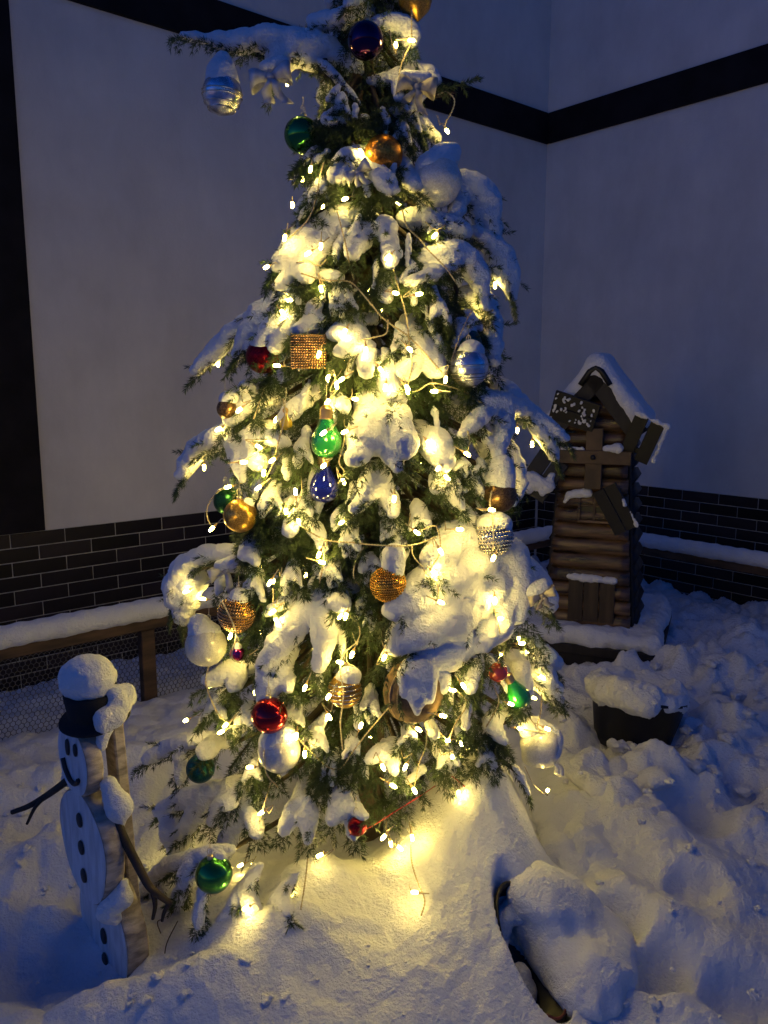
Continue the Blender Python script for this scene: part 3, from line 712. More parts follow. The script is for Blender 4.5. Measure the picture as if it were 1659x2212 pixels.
def bough(main, r0, fingers=(), k0=.55, k1=1.0, dens=1., wood=True, snow=True, lump=.16, trunk=True):
    """main: pixel outline of the snow ridge, traced on the spruce surface; r0 snow half width in px"""
    nb[0] += 1; rr = np.random.RandomState(100+nb[0])
    def conv(px, ka, kb):
        return np.array([S(x, y, ka+(kb-ka)*i/max(1, len(px)-1)) for i, (x, y) in enumerate(px)])
    lines = []; caps = []
    def strand(px, rad, ka, kb):
        P = spline(conv(px, ka, kb), 5); n = len(P); rad = np.asarray(rad if np.ndim(rad) else [rad, rad*.8], float)
        Rw = np.interp(np.linspace(0, 1, n), np.linspace(0, 1, len(rad)), rad)*.97*depth(P[0])/FPX
        jit = 1+rr.uniform(-.16, .14, n); Rw = Rw*jit
        for a, b, ra, rb_ in zip(P[:-1], P[1:], Rw[:-1], Rw[1:]): caps.append((a, b, ra, rb_))
        Q = P-np.array([0, 0, 1.])*(Rw*.62)[:, None]; d = P[-1]-P[-2]; d /= np.linalg.norm(d)
        Q = np.concatenate([Q, [Q[-1]+d*(Rw[-1]*1.3+.016)+np.array([0, 0, -.004])]])
        lines.append((Q, 1.)); wide = float(Rw.mean())
        for tw in side_twigs(Q, .024, wide*.9+.014, wide*1.3+.034, rr): lines.append((tw, .9))
        for i_ in range(2, n-1, 4):
            if rr.rand() < .62:
                o_ = P[i_]-np.array([XT, YT, P[i_][2]+.05]); o_ /= np.linalg.norm(o_)+1e-9; o_ = o_+rr.uniform(-.5, .5, 3)+np.array([0, 0, -.25]); o_ /= np.linalg.norm(o_)
                lines.append((np.array([P[i_], P[i_]+o_*(Rw[i_]*.9+.010), P[i_]+o_*(Rw[i_]+rr.uniform(.018, .045))]), 1.1))
        return P
    P = strand(main, r0, k0, k1)
    for f in fingers:
        px, rad = f[0], f[1]; strand(px, rad, f[2] if len(f) > 2 else (k0+k1)/2, f[3] if len(f) > 3 else k1+.03)
    if SHIFT[0]: wood = False
    base = P[0]; zt = base[2]+.04+.12*abs(base[0]-XT)
    wp = spline(np.array([[XT, YT, min(zt+.1, 2.9)], (np.array([XT, YT, zt+.06])+base)/2, base-np.array([0, 0, .015]), P[len(P)//2]-np.array([0, 0, .02])]), 5)
    if not wood: wp = P[1:]-np.array([0, 0, .02])
    bo = child('bough', tubemesh(wp, np.linspace(.011, .004, len(wp)), 6), M['twig'], tree)
    if snow:
        rm = np.mean([c[2] for c in caps]); me = snowbody(caps, 0.0062, .0045, min(rm*lump, .0048)+.0016, 30, .78, .0032)
        if me: obj('snow', me, M['snow'], bo)
    NEED.append((bo, lines, dens, 300+nb[0])); return bo
B = bough
# --- top
B([(770, 150), (700, 112), (640, 96), (560, 84), (480, 88), (395, 78)], [20, 36, 40, 30, 18, 9], [([(640, 105), (605, 130), (590, 165)], [34, 28, 18]), ([(660, 120), (680, 130)], [30, 22]), ([(560, 90), (500, 105)], [20, 14])], .2, 1.0)
B([(795, 20), (735, 40), (680, 48)], [16, 24, 20], (), .2, 1.0)
B([(800, -30), (770, 0), (750, 12)], [10, 16, 10], (), .2, 1.0); B([(805, -45), (850, -15), (880, 5)], [8, 10, 8], (), .2, 1.)
B([(800, 60), (850, 52), (880, 70), (884, 95)], [16, 28, 24, 16], (), .3, 1.05)
B([(800, 175), (860, 168), (910, 160), (940, 175)], [12, 18, 24, 16], [([(905, 180), (890, 220), (880, 235)], [22, 18, 10]), ([(860, 180), (862, 210)], [16, 10])], .3, 1.05)
B([(790, 255), (750, 262), (705, 262)], [10, 14, 12], (), .6, 1.05)
B([(690, 130), (720, 160), (780, 225)], [8, 9, 6], (), 1.0, .6, lump=.1)
B([(815, 330), (760, 345), (725, 385)], [20, 28, 20], [([(800, 360), (830, 390), (845, 410)], [26, 24, 14]), ([(760, 345), (745, 335)], [22, 16])], .5, 1.08)
B([(850, 240), (900, 260), (940, 300)], [12, 16, 14], (), .5, .95)
B([(850, 330), (880, 380), (900, 400)], [20, 26, 18], (), .5, 1.0)
B([(930, 420), (1000, 395), (1045, 425), (1064, 480), (1068, 512)], [24, 32, 30, 22, 10], [([(1000, 410), (985, 460)], [26, 14]), ([(1040, 440), (1030, 490)], [20, 12])], .5, 1.0)
B([(1030, 500), (1075, 540), (1095, 590), (1108, 645)], [20, 28, 24, 12], [([(1070, 550), (1060, 590)], [20, 12])], .6, 1.0)
B([(880, 470), (940, 480), (1000, 500)], [26, 30, 26], (), .5, .9)
# --- shoulder, left
B([(790, 455), (720, 475), (650, 520), (598, 580)], [24, 30, 28, 18], [([(730, 485), (680, 540), (650, 590)], [30, 28, 18]), ([(690, 500), (640, 560), (608, 620)], [26, 22, 14]), ([(680, 560), (662, 600)], [22, 18])], .5, 1.0)
B([(640, 610), (560, 672), (490, 735), (425, 800)], [22, 24, 25, 17], [([(600, 640), (545, 710), (510, 765)], [22, 24, 16]), ([(630, 650), (585, 705), (560, 750)], [20, 23, 15]), ([(650, 665), (615, 715), (595, 752)], [18, 22, 14])], .6, 1.0)
B([(800, 470), (770, 520), (760, 550)], [22, 28, 18], [([(830, 480), (842, 540), (838, 575)], [22, 18, 12])], .6, 1.02)
B([(845, 590), (832, 630), (835, 650)], [12, 16, 8], (), .8, 1.0); B([(690, 590), (730, 600)], [16, 18], (), .8, 1.0)
B([(880, 612), (925, 562), (985, 545), (1028, 590), (1050, 665)], [14, 26, 34, 25, 12], [([(985, 560), (920, 595), (885, 612)], [24, 20, 10])], .7, 1.03)
B([(960, 650), (1030, 640), (1058, 700), (1064, 780)], [24, 30, 26, 18], [([(970, 670), (960, 720)], [28, 24])], .4, .92)
# --- middle
B([(810, 690), (760, 695), (720, 725)], [16, 22, 18], [([(760, 705), (770, 740), (735, 760)], [26, 28, 18])], .6, 1.02)
B([(720, 700), (680, 700), (645, 712)], [18, 26, 18], (), .7, 1.06)
B([(880, 690), (905, 740), (940, 800)], [22, 34, 26], [([(900, 760), (880, 810)], [30, 24])], .6, 1.0)
B([(795, 745), (792, 780), (790, 810)], [18, 19, 12], (), .9, 1.06)
B([(800, 760), (830, 800), (850, 850)], [20, 28, 22], (), .7, 1.0)
B([(820, 840), (812, 890), (792, 950), (768, 995)], [40, 46, 42, 20], [([(845, 870), (868, 930), (880, 985)], [32, 30, 17]), ([(820, 930), (846, 985), (860, 1015)], [26, 20, 10])], .7, 1.08)
B([(905, 925), (935, 955), (958, 1000)], [26, 36, 28], [([(955, 1010), (948, 1040), (943, 1062)], [22, 18, 9]), ([(965, 1030), (980, 1065), (995, 1095)], [20, 17, 9])], .7, 1.05)
B([(815, 1010), (810, 1040), (795, 1065)], [22, 32, 20], [([(800, 1062), (778, 1085), (765, 1102)], [18, 17, 10]), ([(825, 1060), (842, 1085), (848, 1112)], [22, 18, 10])], .8, 1.04)
B([(700, 832), (650, 870), (612, 905)], [14, 19, 14], (), .7, 1.0, lump=.3); B([(730, 850), (745, 885)], [12, 14], (), .8, 1.0, lump=.3)
B([(985, 850), (1060, 868), (1140, 890), (1218, 945)], [24, 32, 26, 15], [([(1055, 885), (1022, 912), (1000, 938)], [24, 20, 10]), ([(1092, 895), (1085, 940), (1074, 982)], [22, 21, 11]), ([(1150, 910), (1180, 950), (1205, 1000)], [18, 16, 8])], .6, 1.0)
B([(1075, 830), (1105, 850), (1130, 880)], [20, 22, 16], (), .4, .8)
B([(600, 850), (545, 868), (500, 905)], [20, 28, 22], [([(540, 850), (530, 835)], [24, 18])], .6, .98)
B([(580, 925), (490, 938), (425, 975), (392, 1028)], [26, 33, 30, 18], [([(510, 950), (520, 990), (522, 1035)], [26, 22, 12]), ([(545, 945), (556, 985), (558, 1005)], [28, 26, 14]), ([(575, 940), (610, 955)], [22, 18])], .6, 1.0)
B([(620, 985), (620, 1030)], [10, 9], (), .9, 1.0, lump=.4)
B([(1030, 930), (1075, 985), (1090, 1020)], [20, 30, 20], (), .5, .92)
B([(1095, 960), (1120, 1030), (1110, 1090)], [16, 20, 10], (), .3, .7)
# --- waist
B([(640, 1100), (675, 1130), (700, 1185)], [16, 20, 10], [([(640, 1110), (625, 1150)], [14, 12])], .8, 1.02, lump=.3)
B([(600, 1150), (545, 1170), (530, 1200)], [14, 20, 14], [([(545, 1175), (552, 1215)], [16, 11])], .7, 1.02)
B([(500, 1190), (430, 1205), (385, 1250), (372, 1300)], [22, 32, 34, 20], [([(420, 1250), (400, 1300), (395, 1340)], [30, 28, 14])], .6, 1.0)
B([(850, 1130), (852, 1180), (848, 1225)], [20, 28, 20], (), .8, 1.02)
B([(1060, 1150), (985, 1165), (950, 1200)], [36, 48, 36], [([(1090, 1190), (1110, 1250), (1115, 1330)], [44, 44, 26]), ([(1030, 1210), (960, 1250), (900, 1290), (850, 1320)], [56, 62, 48, 26]), ([(1050, 1260), (980, 1320), (900, 1360), (858, 1395)], [56, 62, 50, 26]), ([(1080, 1290), (1060, 1350), (1040, 1390)], [46, 42, 24]), ([(1000, 1370), (940, 1420), (890, 1450)], [46, 48, 30])], .75, 1.08, lump=.06)
B([(1030, 1380), (1022, 1450), (1015, 1490)], [20, 18, 11], (), 1.0, 1.1)
B([(930, 1420), (905, 1460), (880, 1480)], [40, 42, 26], [([(945, 1440), (950, 1490)], [30, 16])], 1.0, 1.12, lump=.22)
B([(1130, 1215), (1160, 1260), (1185, 1310)], [24, 30, 22], [([(1150, 1330), (1155, 1390)], [30, 24])], .4, .85)
B([(1110, 1420), (1165, 1460), (1190, 1490), (1208, 1525)], [24, 32, 24, 10], [([(1125, 1440), (1130, 1485), (1128, 1520)], [22, 18, 9])], .6, 1.0)
B([(1150, 1400), (1180, 1420), (1195, 1440)], [24, 28, 16], (), .4, .8)
# --- lower left
B([(775, 1265), (705, 1285), (640, 1345), (575, 1430)], [22, 32, 32, 26], [([(695, 1300), (702, 1365), (690, 1445)], [28, 26, 14]), ([(610, 1400), (590, 1455), (575, 1515)], [32, 36, 20]), ([(615, 1440), (624, 1490)], [18, 12]), ([(720, 1290), (740, 1310)], [26, 18])], .7, 1.06)
B([(690, 1265), (630, 1290), (575, 1325)], [12, 14, 10], (), .8, 1.0, lump=.3)
B([(560, 1430), (500, 1450), (455, 1470)], [20, 26, 20], [([(520, 1450), (500, 1490)], [18, 12])], .6, .98)
B([(500, 1598), (430, 1600), (370, 1612), (318, 1640)], [18, 25, 25, 16], [([(400, 1615), (392, 1650), (388, 1690)], [20, 16, 9]), ([(460, 1605), (440, 1632)], [22, 16])], .6, 1.0)
B([(600, 1680), (500, 1700), (410, 1722), (350, 1752)], [14, 24, 28, 22], [([(375, 1750), (385, 1800), (378, 1850)], [34, 32, 14]), ([(450, 1725), (415, 1775), (390, 1800)], [26, 24, 16]), ([(500, 1710), (480, 1750), (460, 1775)], [24, 26, 16])], .6, 1.0)
B([(565, 1690), (535, 1740), (500, 1800), (475, 1860)], [10, 20, 23, 12], [([(535, 1745), (550, 1775), (556, 1805)], [18, 20, 10]), ([(520, 1700), (490, 1740)], [16, 18])], .8, 1.03)
B([(470, 1850), (445, 1930), (432, 2005)], [16, 18, 10], [([(400, 1870), (385, 1940)], [22, 14]), ([(350, 1850), (325, 1890)], [24, 16])], .7, 1.0)
B([(660, 1690), (640, 1745), (612, 1795)], [12, 22, 12], [([(660, 1730), (668, 1780), (665, 1820)], [18, 18, 8])], .8, 1.05, lump=.3)
B([(735, 1680), (742, 1730), (718, 1775)], [14, 30, 14], [([(750, 1740), (765, 1780), (768, 1810)], [22, 17, 8]), ([(755, 1735), (785, 1765)], [18, 10])], .8, 1.05)
B([(870, 1600), (825, 1620), (795, 1645)], [14, 18, 11], [([(845, 1630), (852, 1670)], [16, 9])], .9, 1.04, lump=.3)
B([(1100, 1530), (1060, 1560), (1085, 1600)], [12, 18, 12], (), .7, .98, lump=.3)
B([(930, 1565), (940, 1590)], [13, 10], (), .9, 1.02); B([(910, 1660), (880, 1690)], [11, 9], (), .9, 1.03, lump=.3)
B([(1010, 1520), (1005, 1570)], [9, 7], (), 1.0, 1.06)
# snow caught in streaks along the shoots
for i in range(44):
    y = rb.uniform(440, 1740); wdt = np.interp(y, _zy, _hw)*.85; x = 795+rb.uniform(-wdt, wdt); o_ = (x-795)/max(wdt, 1)
    if 930 < x < 1130 and 1180 < y < 1420: continue
    l_ = rb.uniform(35, 80); dx_ = o_*30+rb.uniform(-30, 30); a_ = rb.uniform(6, 11)
    B([(x, y), (x+dx_*.5, y+l_*.4), (x+dx_, y+l_)], [a_*.7, a_, a_*.4], [([(x+dx_*.2, y+l_*.15), (x+dx_*.2+rb.choice([-1, 1])*rb.uniform(14, 30), y+l_*.7)], [a_*.6, a_*.35])] if rb.rand() < .6 else (), .86, .97, lump=.4)
for (x, y, dx, dy, r_) in ((640, 600, -45, 70, 14), (690, 640, -30, 70, 13), (730, 620, -10, 60, 12), (560, 700, -50, 75, 15), (860, 700, 25, 70, 14), (940, 640, 30, 60, 13), (990, 690, 30, 70, 14), (660, 940, -20, 70, 12),
    (600, 1040, -35, 75, 13), (660, 1060, -15, 70, 12), (760, 1120, -15, 80, 13), (900, 1080, 20, 75, 14), (1010, 1010, 35, 70, 13), (1000, 1090, 25, 70, 13), (560, 1230, -35, 80, 14), (640, 1210, -25, 70, 12), (720, 1200, -5, 65, 12),
    (480, 1500, -45, 60, 14), (540, 1520, -30, 70, 13), (640, 1510, -15, 70, 12), (690, 1560, -10, 75, 12), (800, 1480, 0, 80, 12), (960, 1600, 20, 70, 13), (1040, 1610, 25, 60, 12), (880, 1560, 5, 60, 11), (560, 1640, -40, 60, 13), (760, 1580, 5, 70, 11), (700, 380, -30, 60, 11), (860, 260, 25, 55, 10), (740, 200, -20, 55, 10)):
    B([(x, y), (x+dx*.4, y+dy*.45), (x+dx, y+dy)], [r_*.6, r_*1.1, r_*.5], [([(x+dx*.2, y+dy*.2), (x+dx*.2+(22 if dx > 0 else -22)+rb.uniform(-8, 8), y+dy*.75)], [r_*.7, r_*.35]), ([(x+dx*.3, y+dy*.25), (x+dx*.3-(20 if dx > 0 else -20), y+dy*.85)], [r_*.7, r_*.35])], .86, rb.uniform(.95, 1.0), lump=.3)
# crowded low boughs beside the wooden snowman
SHIFT[0] = .26
B([(500, 1835), (420, 1850), (345, 1885), (300, 1935)], [12, 22, 24, 12], [([(420, 1860), (395, 1915), (375, 1985)], [20, 18, 9]), ([(360, 1885), (350, 1945)], [18, 10]), ([(470, 1850), (440, 1930), (428, 2000)], [16, 17, 9])], .7, 1.0)
SHIFT[0] = .2
B([(560, 1870), (520, 1930), (480, 1985)], [10, 18, 11], [([(530, 1920), (545, 1965), (535, 2000)], [16, 18, 10])], .8, .98)
B([(640, 1890), (600, 1940), (570, 1985)], [8, 17, 10], [([(610, 1935), (625, 1975)], [14, 9])], .7, .9)
SHIFT[0] = .0
B([(925, 192), (985, 182), (1024, 170)], [4, 4, 3], (), .6, 1., snow=False)
# ------------------------------------------------------------------ drifts, tub and stalks in the foreground
def drift(segs, h=.009, k=.02, amp=.007, nsc=16):
    return tag(obj('snow_drift', snowbody([(PY(*a), PY(*b), ra, rb_) for a, b, ra, rb_ in segs], h, k, amp, nsc, .9, .0025), M['ground']), 'piled snow drift', kind='structure')
def PG(x, y, up=0.):
    p = PZ(x, y, .1)
    for _ in range(8): p = PZ(x, y, float(HG(p[0], p[1], False))+up)
    return p
def gdrift(segs, **kw):
    return tag(obj('snow_drift', snowbody([(PG(*a)-[0, 0, ra*.5], PG(*b)-[0, 0, rb_*.5], ra, rb_) for a, b, ra, rb_ in segs], .009, .022, .016, 9, .68, .004), M['ground']), 'piled snow drift', kind='structure')
gdrift([((1150, 1890), (1190, 1925), .09, .12), ((1190, 1925), (1245, 1995), .12, .14), ((1245, 1995), (1275, 2070), .14, .11), ((1275, 2070), (1268, 2130), .09, .06)])
gdrift([((1190, 1730), (1215, 1830), .075, .06), ((1215, 1830), (1250, 1856), .055, .055), ((1240, 1850), (1275, 1950), .06, .05)])
gdrift([((1110, 1700), (1135, 1790), .06, .06)])
gdrift([((1240, 1640), (1300, 1690), .06, .05), ((1300, 1690), (1420, 1680), .045, .06), ((1420, 1670), (1450, 1650), .05, .04)])
cm = [snowbody([(np.zeros(3), np.array([.3, .1, .1]), .8, .6), (np.array([.2, .3, 0]), np.array([-.3, .2, .2]), .5, .6)], .24, .1, .22+.08*i, 1.3+.4*i, .9, .1) for i in range(3)]
cv = []
for me in cm:
    v = np.empty(len(me.vertices)*3, np.float32); me.vertices.foreach_get('co', v); f = np.empty(len(me.loops), np.int32); me.loops.foreach_get('vertex_index', f); cv.append((v.reshape(-1, 3), f.reshape(-1, 4)))
mc = MB()
for x0, x1, y0, y1, n_, s0, s1 in ((1180, 1659, 1430, 1720, 70, .012, .055), (0, 320, 1680, 1960, 34, .008, .028), (180, 620, 2040, 2200, 26, .008, .022), (1280, 1659, 1720, 2200, 30, .006, .02), (640, 1080, 1960, 2200, 16, .004, .010)):
    for q in range(n_):
        p = PG(rb.uniform(x0, x1), rb.uniform(y0, y1)); v, f = cv[rb.randint(3)]; s_ = s0+(s1-s0)*rb.rand()**2.2; a_ = rb.uniform(0, 6.28); ca, sa = math.cos(a_), math.sin(a_)
        mc.add((v*[1, 1, .75])@np.array([[ca, -sa, 0], [sa, ca, 0], [0, 0, 1]]).T*s_+p+[0, 0, s_*.25], f)
tag(obj('snow_clods', mc.mesh(True), M['ground']), 'loose clods of thrown up snow', 'snow', kind='stuff')
tp = TUB.copy(); t = thing('tub', 'black oval tub half buried in snow at the foot of the drift', 'tub')
V, F = lathe([(.001, -.19), (.75, -.19), (.85, -.15), (1.0, -.012), (1.04, -.008), (1.04, .004), (.97, .004), (.82, -.14), (.001, -.15)], 36)
ya = TUBA; gx = float(_HG0(TUB[0]+.08, TUB[1], False)-_HG0(TUB[0]-.08, TUB[1], False))/.16; gy = float(_HG0(TUB[0], TUB[1]+.12, False)-_HG0(TUB[0], TUB[1]-.12, False))/.24
Mr = np.array(Vector((-gx, -gy, 1)).normalized().to_track_quat('Z', 'Y').to_matrix()); Mr = np.array(Vector((0, 0, 1)).rotation_difference(Vector((-gx, -gy, 1)).normalized()).to_matrix())@np.array([[math.cos(ya), -math.sin(ya), 0], [math.sin(ya), math.cos(ya), 0], [0, 0, 1]])
obj('tub_shell', mesh((V*np.array([.072, .165, 1]))@Mr.T+tp, F), M['blackp'], t)
a = np.linspace(-2.0, -.5, 14); obj('red_rim', tubemesh(np.stack([.070*np.cos(a), .161*np.sin(a), np.full(14, .006)], -1)@Mr.T+tp, .004, 5), M['tubred'], t)
sn(t, [(tp+Mr@np.array([-.01, .10, -.06]), tp+Mr@np.array([-.02, .05, -.10]), .03, .02), (tp+Mr@np.array([.02, .12, -.04]), tp+Mr@np.array([.03, .09, -.04]), .025, .02)])
sn(t, [(tp+Mr@np.array([.01, -.03, -.12]), tp+Mr@np.array([.015, -.07, -.13]), .035, .03)])
for i, sl in enumerate(('short dry stalk sticking out of the snow below the snowman twig hand', 'tall dry stalk leaning from the snow below the snowman twig hand')):
    x0, y0 = rb.uniform(335, 440), rb.uniform(2020, 2080); p = PZ(x0, y0, .07); p[2] = HG(p[0], p[1])-.02
    tag(obj('dry_stalk', tubemesh(spline(np.array([p, p+[rb.uniform(-.02, .02), 0, .05], p+[rb.uniform(-.05, .05), rb.uniform(-.02, .02), .06+.05*i]]), 4), .0014, 4), M['grass']), sl, 'stalk')
bpy.context.view_layer.update()
dg = bpy.context.evaluated_depsgraph_get()
ORI = Vector((0, 0, CAMZ))
def hit(x, y, default):
    d = Vector(ray(x, y)).normalized(); ok, loc, nrm, *_ = sc.ray_cast(dg, ORI, d)
    if ok and loc.y < default[1]+.25: return np.array(loc), np.array(nrm)
    return np.asarray(default), np.array([0, -1., 0])

# ------------------------------------------------------------------ ornaments hung on the spruce
def metalball(name, col, rough=.10): return mat(name, col, rough, .95, nscale=8, nvar=.06, bump=.0006, bscale=25, inp={'Coat Weight': .3})
M['purple'] = metalball('purple_glass', (.035, .004, .05)); M['green'] = metalball('green_glass', (.035, .20, .045), .12)
M['green2'] = metalball('bright_green_foil', (.05, .24, .05), .22); M['red'] = metalball('red_glass', (.42, .012, .02), .16)
M['silver'] = mat('mercury_glass', (.62, .64, .70), .18, .95, nscale=40, nvar=.35, bump=.003, bscale=70)
M['darkred'] = glitter('dark_red_glitter', (.30, .01, .02), (.12, .0, .01), 300, .3)
M['gold'] = glitter('gold_glitter', (.75, .45, .10), (.35, .18, .03), 420, .3); M['goldseq'] = glitter('gold_sequin', (.70, .40, .08), (.42, .20, .03), 190, .25, .9, .006)
M['amber'] = glitter('amber_sequin', (.75, .34, .06), (.45, .16, .02), 260, .3); M['bronze'] = glitter('bronze_glitter', (.30, .18, .08), (.10, .06, .03), 330, .35)
M['teal'] = glitter('teal_glitter', (.02, .15, .16), (.01, .06, .08), 420, .3); M['dgreen'] = glitter('dark_green_glitter', (.03, .14, .05), (.01, .05, .02), 420, .3)
M['frost'] = glitter('frosted_white', (.80, .79, .74), (.62, .60, .54), 330, .28, .12, .004)
M['magenta'] = metalball('magenta_glass', (.35, .02, .16)); M['blueglass'] = mat('blue_glass', (.01, .015, .30), .06, .2, nscale=8, nvar=.2, spec=.9, inp={'Coat Weight': 1., 'Transmission Weight': .35})
M['greenglass'] = mat('green_bulb_glass', (.03, .42, .06), .08, .1, nscale=8, nvar=.2, bump=.006, bscale=30, spec=.9, inp={'Coat Weight': 1., 'Transmission Weight': .4})
M['yellowglass'] = mat('yellow_bulb_glass', (.55, .38, .02), .1, .1, nscale=8, nvar=.2, spec=.9, inp={'Coat Weight': 1.})
M['screw'] = mat('lamp_screw_metal', (.55, .38, .18), .3, .9, nscale=20, nvar=.2); M['capm'] = mat('bauble_cap_metal', (.65, .55, .35), .3, .9, nscale=20, nvar=.2)
M['burlap'] = mat('burlap', (.13, .08, .042), .85, nscale=60, nvar=.4, bump=.004, bscale=150); M['seam'] = mat('burlap_edge', (.42, .29, .14), .8, nscale=60, nvar=.3)
M['organza'] = mat('silver_organza', (.52, .52, .55), .45, .25, nscale=40, nvar=.2, bump=.002, bscale=150); M['hessian'] = mat('beige_gauze', (.50, .44, .33), .6, .1, nscale=60, nvar=.2, bump=.002, bscale=200)
M['redrib'] = mat('red_ribbon', (.50, .015, .02), .5, nscale=20, nvar=.2); M['redplastic'] = mat('red_clear_plastic', (.75, .06, .02), .15, 0, nscale=8, nvar=.1, spec=.8, inp={'Coat Weight': 1., 'Transmission Weight': .3})
M['bead'] = mat('bronze_bead', (.42, .26, .14), .18, .95, nscale=60, nvar=.5); M['sbead'] = mat('silver_bead', (.62, .58, .52), .15, .95, nscale=60, nvar=.4)
M['thread'] = mat('pale_thread', (.6, .55, .45), .6, nscale=30, nvar=.1)
def place(px, py, dpx, push=.15, k=1.0):
    dflt = S(px, py, k); r = dpx/2*depth(dflt)/FPX; hs = []
    for a in range(9):
        q = (0, 0) if a == 0 else (.72*dpx/2*math.cos(a*.785), .72*dpx/2*math.sin(a*.785))
        h, _ = hit(px+q[0], py+q[1], dflt); hs.append(min(h[1], dflt[1]+.05))
    hs.sort(); Y = max(hs[1], dflt[1]-.22)+r*push; p = PY(px, py, Y); return p, dpx/2*depth(p)/FPX
def snowcap(c, r, par, segs, h=.006):
    caps = [(c+np.array(a)*r, c+np.array(b)*r, ra*r, rb_*r) for a, b, ra, rb_ in segs]
    me = snowbody(caps, h, .006, r*.05+.001, 26, .9, .0015)
    if me: obj('snow', me, M['snow'], par)
DOME = [((0, .05, .55), (0, .05, .62), .78, .70)]
def bauble(px, py, d, m, label, cap=None, sz=1.0, push=.15, k=1.0, bands=None, kind='bauble', beads=None, prof=None):
    c, r = place(px, py, d, push, k); t = thing(kind, label, 'ornament', 'ornaments hung on the spruce', c-np.array([0, 0, r]))
    PMi = Matrix.Translation(-t.location)
    def ch(name, me, mm, par=t):
        o = obj(name, me, mm, par); o.matrix_parent_inverse = PMi.copy() if par is t else Matrix(); return o
    tl = np.array(Matrix.Rotation(rs.uniform(-.15, .15), 3, 'X')@Matrix.Rotation(rs.uniform(-.15, .15), 3, 'Y'))
    pf = np.array(prof)*r if prof is not None else sphere_prof(r, 22, sz)
    V, F = lathe(pf, 36, tl, c); body = ch('ball', mesh(V, F), m)
    V, F = lathe(np.array([(.16, .93), (.17, .95), (.17, 1.12), (.15, 1.15), (.001, 1.15)])*r, 14, tl, c); cp = ch('cap', mesh(V, F), M['capm'])
    top = c+tl@np.array([0, 0, 1.14*r]); lp = [top+np.array([.006*math.sin(a), 0, .012-.012*math.cos(a)]) for a in np.linspace(0, 6.28, 9)]
    ch('hanging_loop', tubemesh(np.array(lp+[top+np.array([0, .01, .05])]), .0008, 4), M['thread'])
    if bands:
        for z, rr_ in bands:
            a = np.linspace(0, 2*math.pi, 49); q = math.sqrt(max(0.01, 1-z*z))*r*1.005
            ring = np.stack([q*np.cos(a), q*np.sin(a), np.full(49, z*r)], -1)@tl.T+c; ch('bead_ring', tubemesh(ring, rr_*r, 5), M['sbead'])
    if beads:
        bm, nlat, br = beads; mbd = MB(); ico = np.array(sphere_prof(br*r, 5))
        for la in np.linspace(-1.25, 1.25, nlat):
            nn = max(4, int(2*math.pi*math.cos(la)/(2.05*br)))
            for a in np.arange(nn)*2*math.pi/nn+(la*3 % .5):
                V, F = lathe(ico, 6, None, c+tl@(np.array([math.cos(la)*math.cos(a), math.cos(la)*math.sin(a), math.sin(la)])*r)); mbd.add(V, F)
        o = ch('beadwork', mbd.mesh(True), bm); o['kind'] = 'stuff'
    if cap:
        caps = [(c+np.array(a)*r, c+np.array(b)*r, ra*r, rb_*r) for a, b, ra, rb_ in cap]
        me = snowbody(caps, .0055, .006, r*.05+.001, 26, .92, .0012)
        if me: ch('snow', me, M['snow'])
    return t, c, r
bauble(480, 203, 86, M['silver'], 'silver embossed bauble with rings below long snowy side branch', [((0, .05, .5), (.0, .05, 1.0), .90, .72), ((0, .05, 1.0), (.05, .1, 1.6), .72, .45)], 1.0, -.6, 1, [(-.15, .04), (.05, .035), (-.5, .04), (-.75, .05)])
bauble(790, 88, 78, M['purple'], 'shiny dark purple bauble near the tree top', None, 1, -.7)
bauble(898, 8, 74, M['gold'], 'gold glitter pointed ornament at the very top of the tree', None, 1, -.3, 1, prof=[(.001, -1.05), (.25, -.85), (.8, -.35), (1, .1), (.95, .45), (.6, .85), (.001, 1)])
bauble(652, 292, 77, M['green'], 'shiny green bauble hanging under the long snowy side branch', None, 1, -.6)
bauble(828, 335, 84, M['amber'], 'amber sequined bauble half hidden behind snow near the top', None, 1, .9, .9)
bauble(945, 392, 106, M['frost'], 'large white frosted bauble with peaked snow cap', [((-.1, .05, .45), (.25, .1, .95), .88, .62), ((.3, .1, .9), (.62, .12, 1.25), .52, .30)], 1, -.3)
bauble(568, 770, 74, M['darkred'], 'dark red bauble tucked under snowy fingers beside the beaded square', None, 1, .9, .95)
bauble(1000, 745, 82, M['teal'], 'grey teal glitter bauble behind the banded blue one', [((0, .05, .5), (0, .1, .8), .85, .7)], 1, .8, .95)
bauble(1013, 793, 86, M['silver'], 'blue silver banded bauble with round snow cap', [((.05, .05, .42), (.12, .05, .7), .88, .72)], 1, -.5, 1.0, [(.12, .035), (-.32, .035), (-.5, .04), (-.62, .03)])
bauble(1078, 1070, 76, M['bronze'], 'brown and gold striped bauble with tall snow cap', [((0, .05, .5), (.1, .1, 1.2), .86, .8), ((.1, .1, 1.2), (.1, .15, 1.8), .8, .6)], 1, -.4)
bauble(1066, 1160, 82, M['sbead'], 'silver beaded ornament with flat snow cap above the big snow pillow', [((-.1, .05, .55), (.2, .05, .6), .82, .8)], .85, -.2, beads=(M['sbead'], 13, .085))
bauble(492, 1082, 62, M['dgreen'], 'dark green glitter bauble behind a gold one', None, 1, .3)
bauble(519, 1114, 73, M['gold'], 'gold glitter bauble in front of a dark green one', [((.45, .0, .65), (.5, .1, .75), .42, .36)], 1, -.9)
bauble(511, 1326, 78, M['goldseq'], 'gold sequin bauble with snow cap next to grey bow', [((.1, .05, .72), (.15, .05, .95), .70, .52)], 1, -.5, beads=(M['bead'], 15, .07))
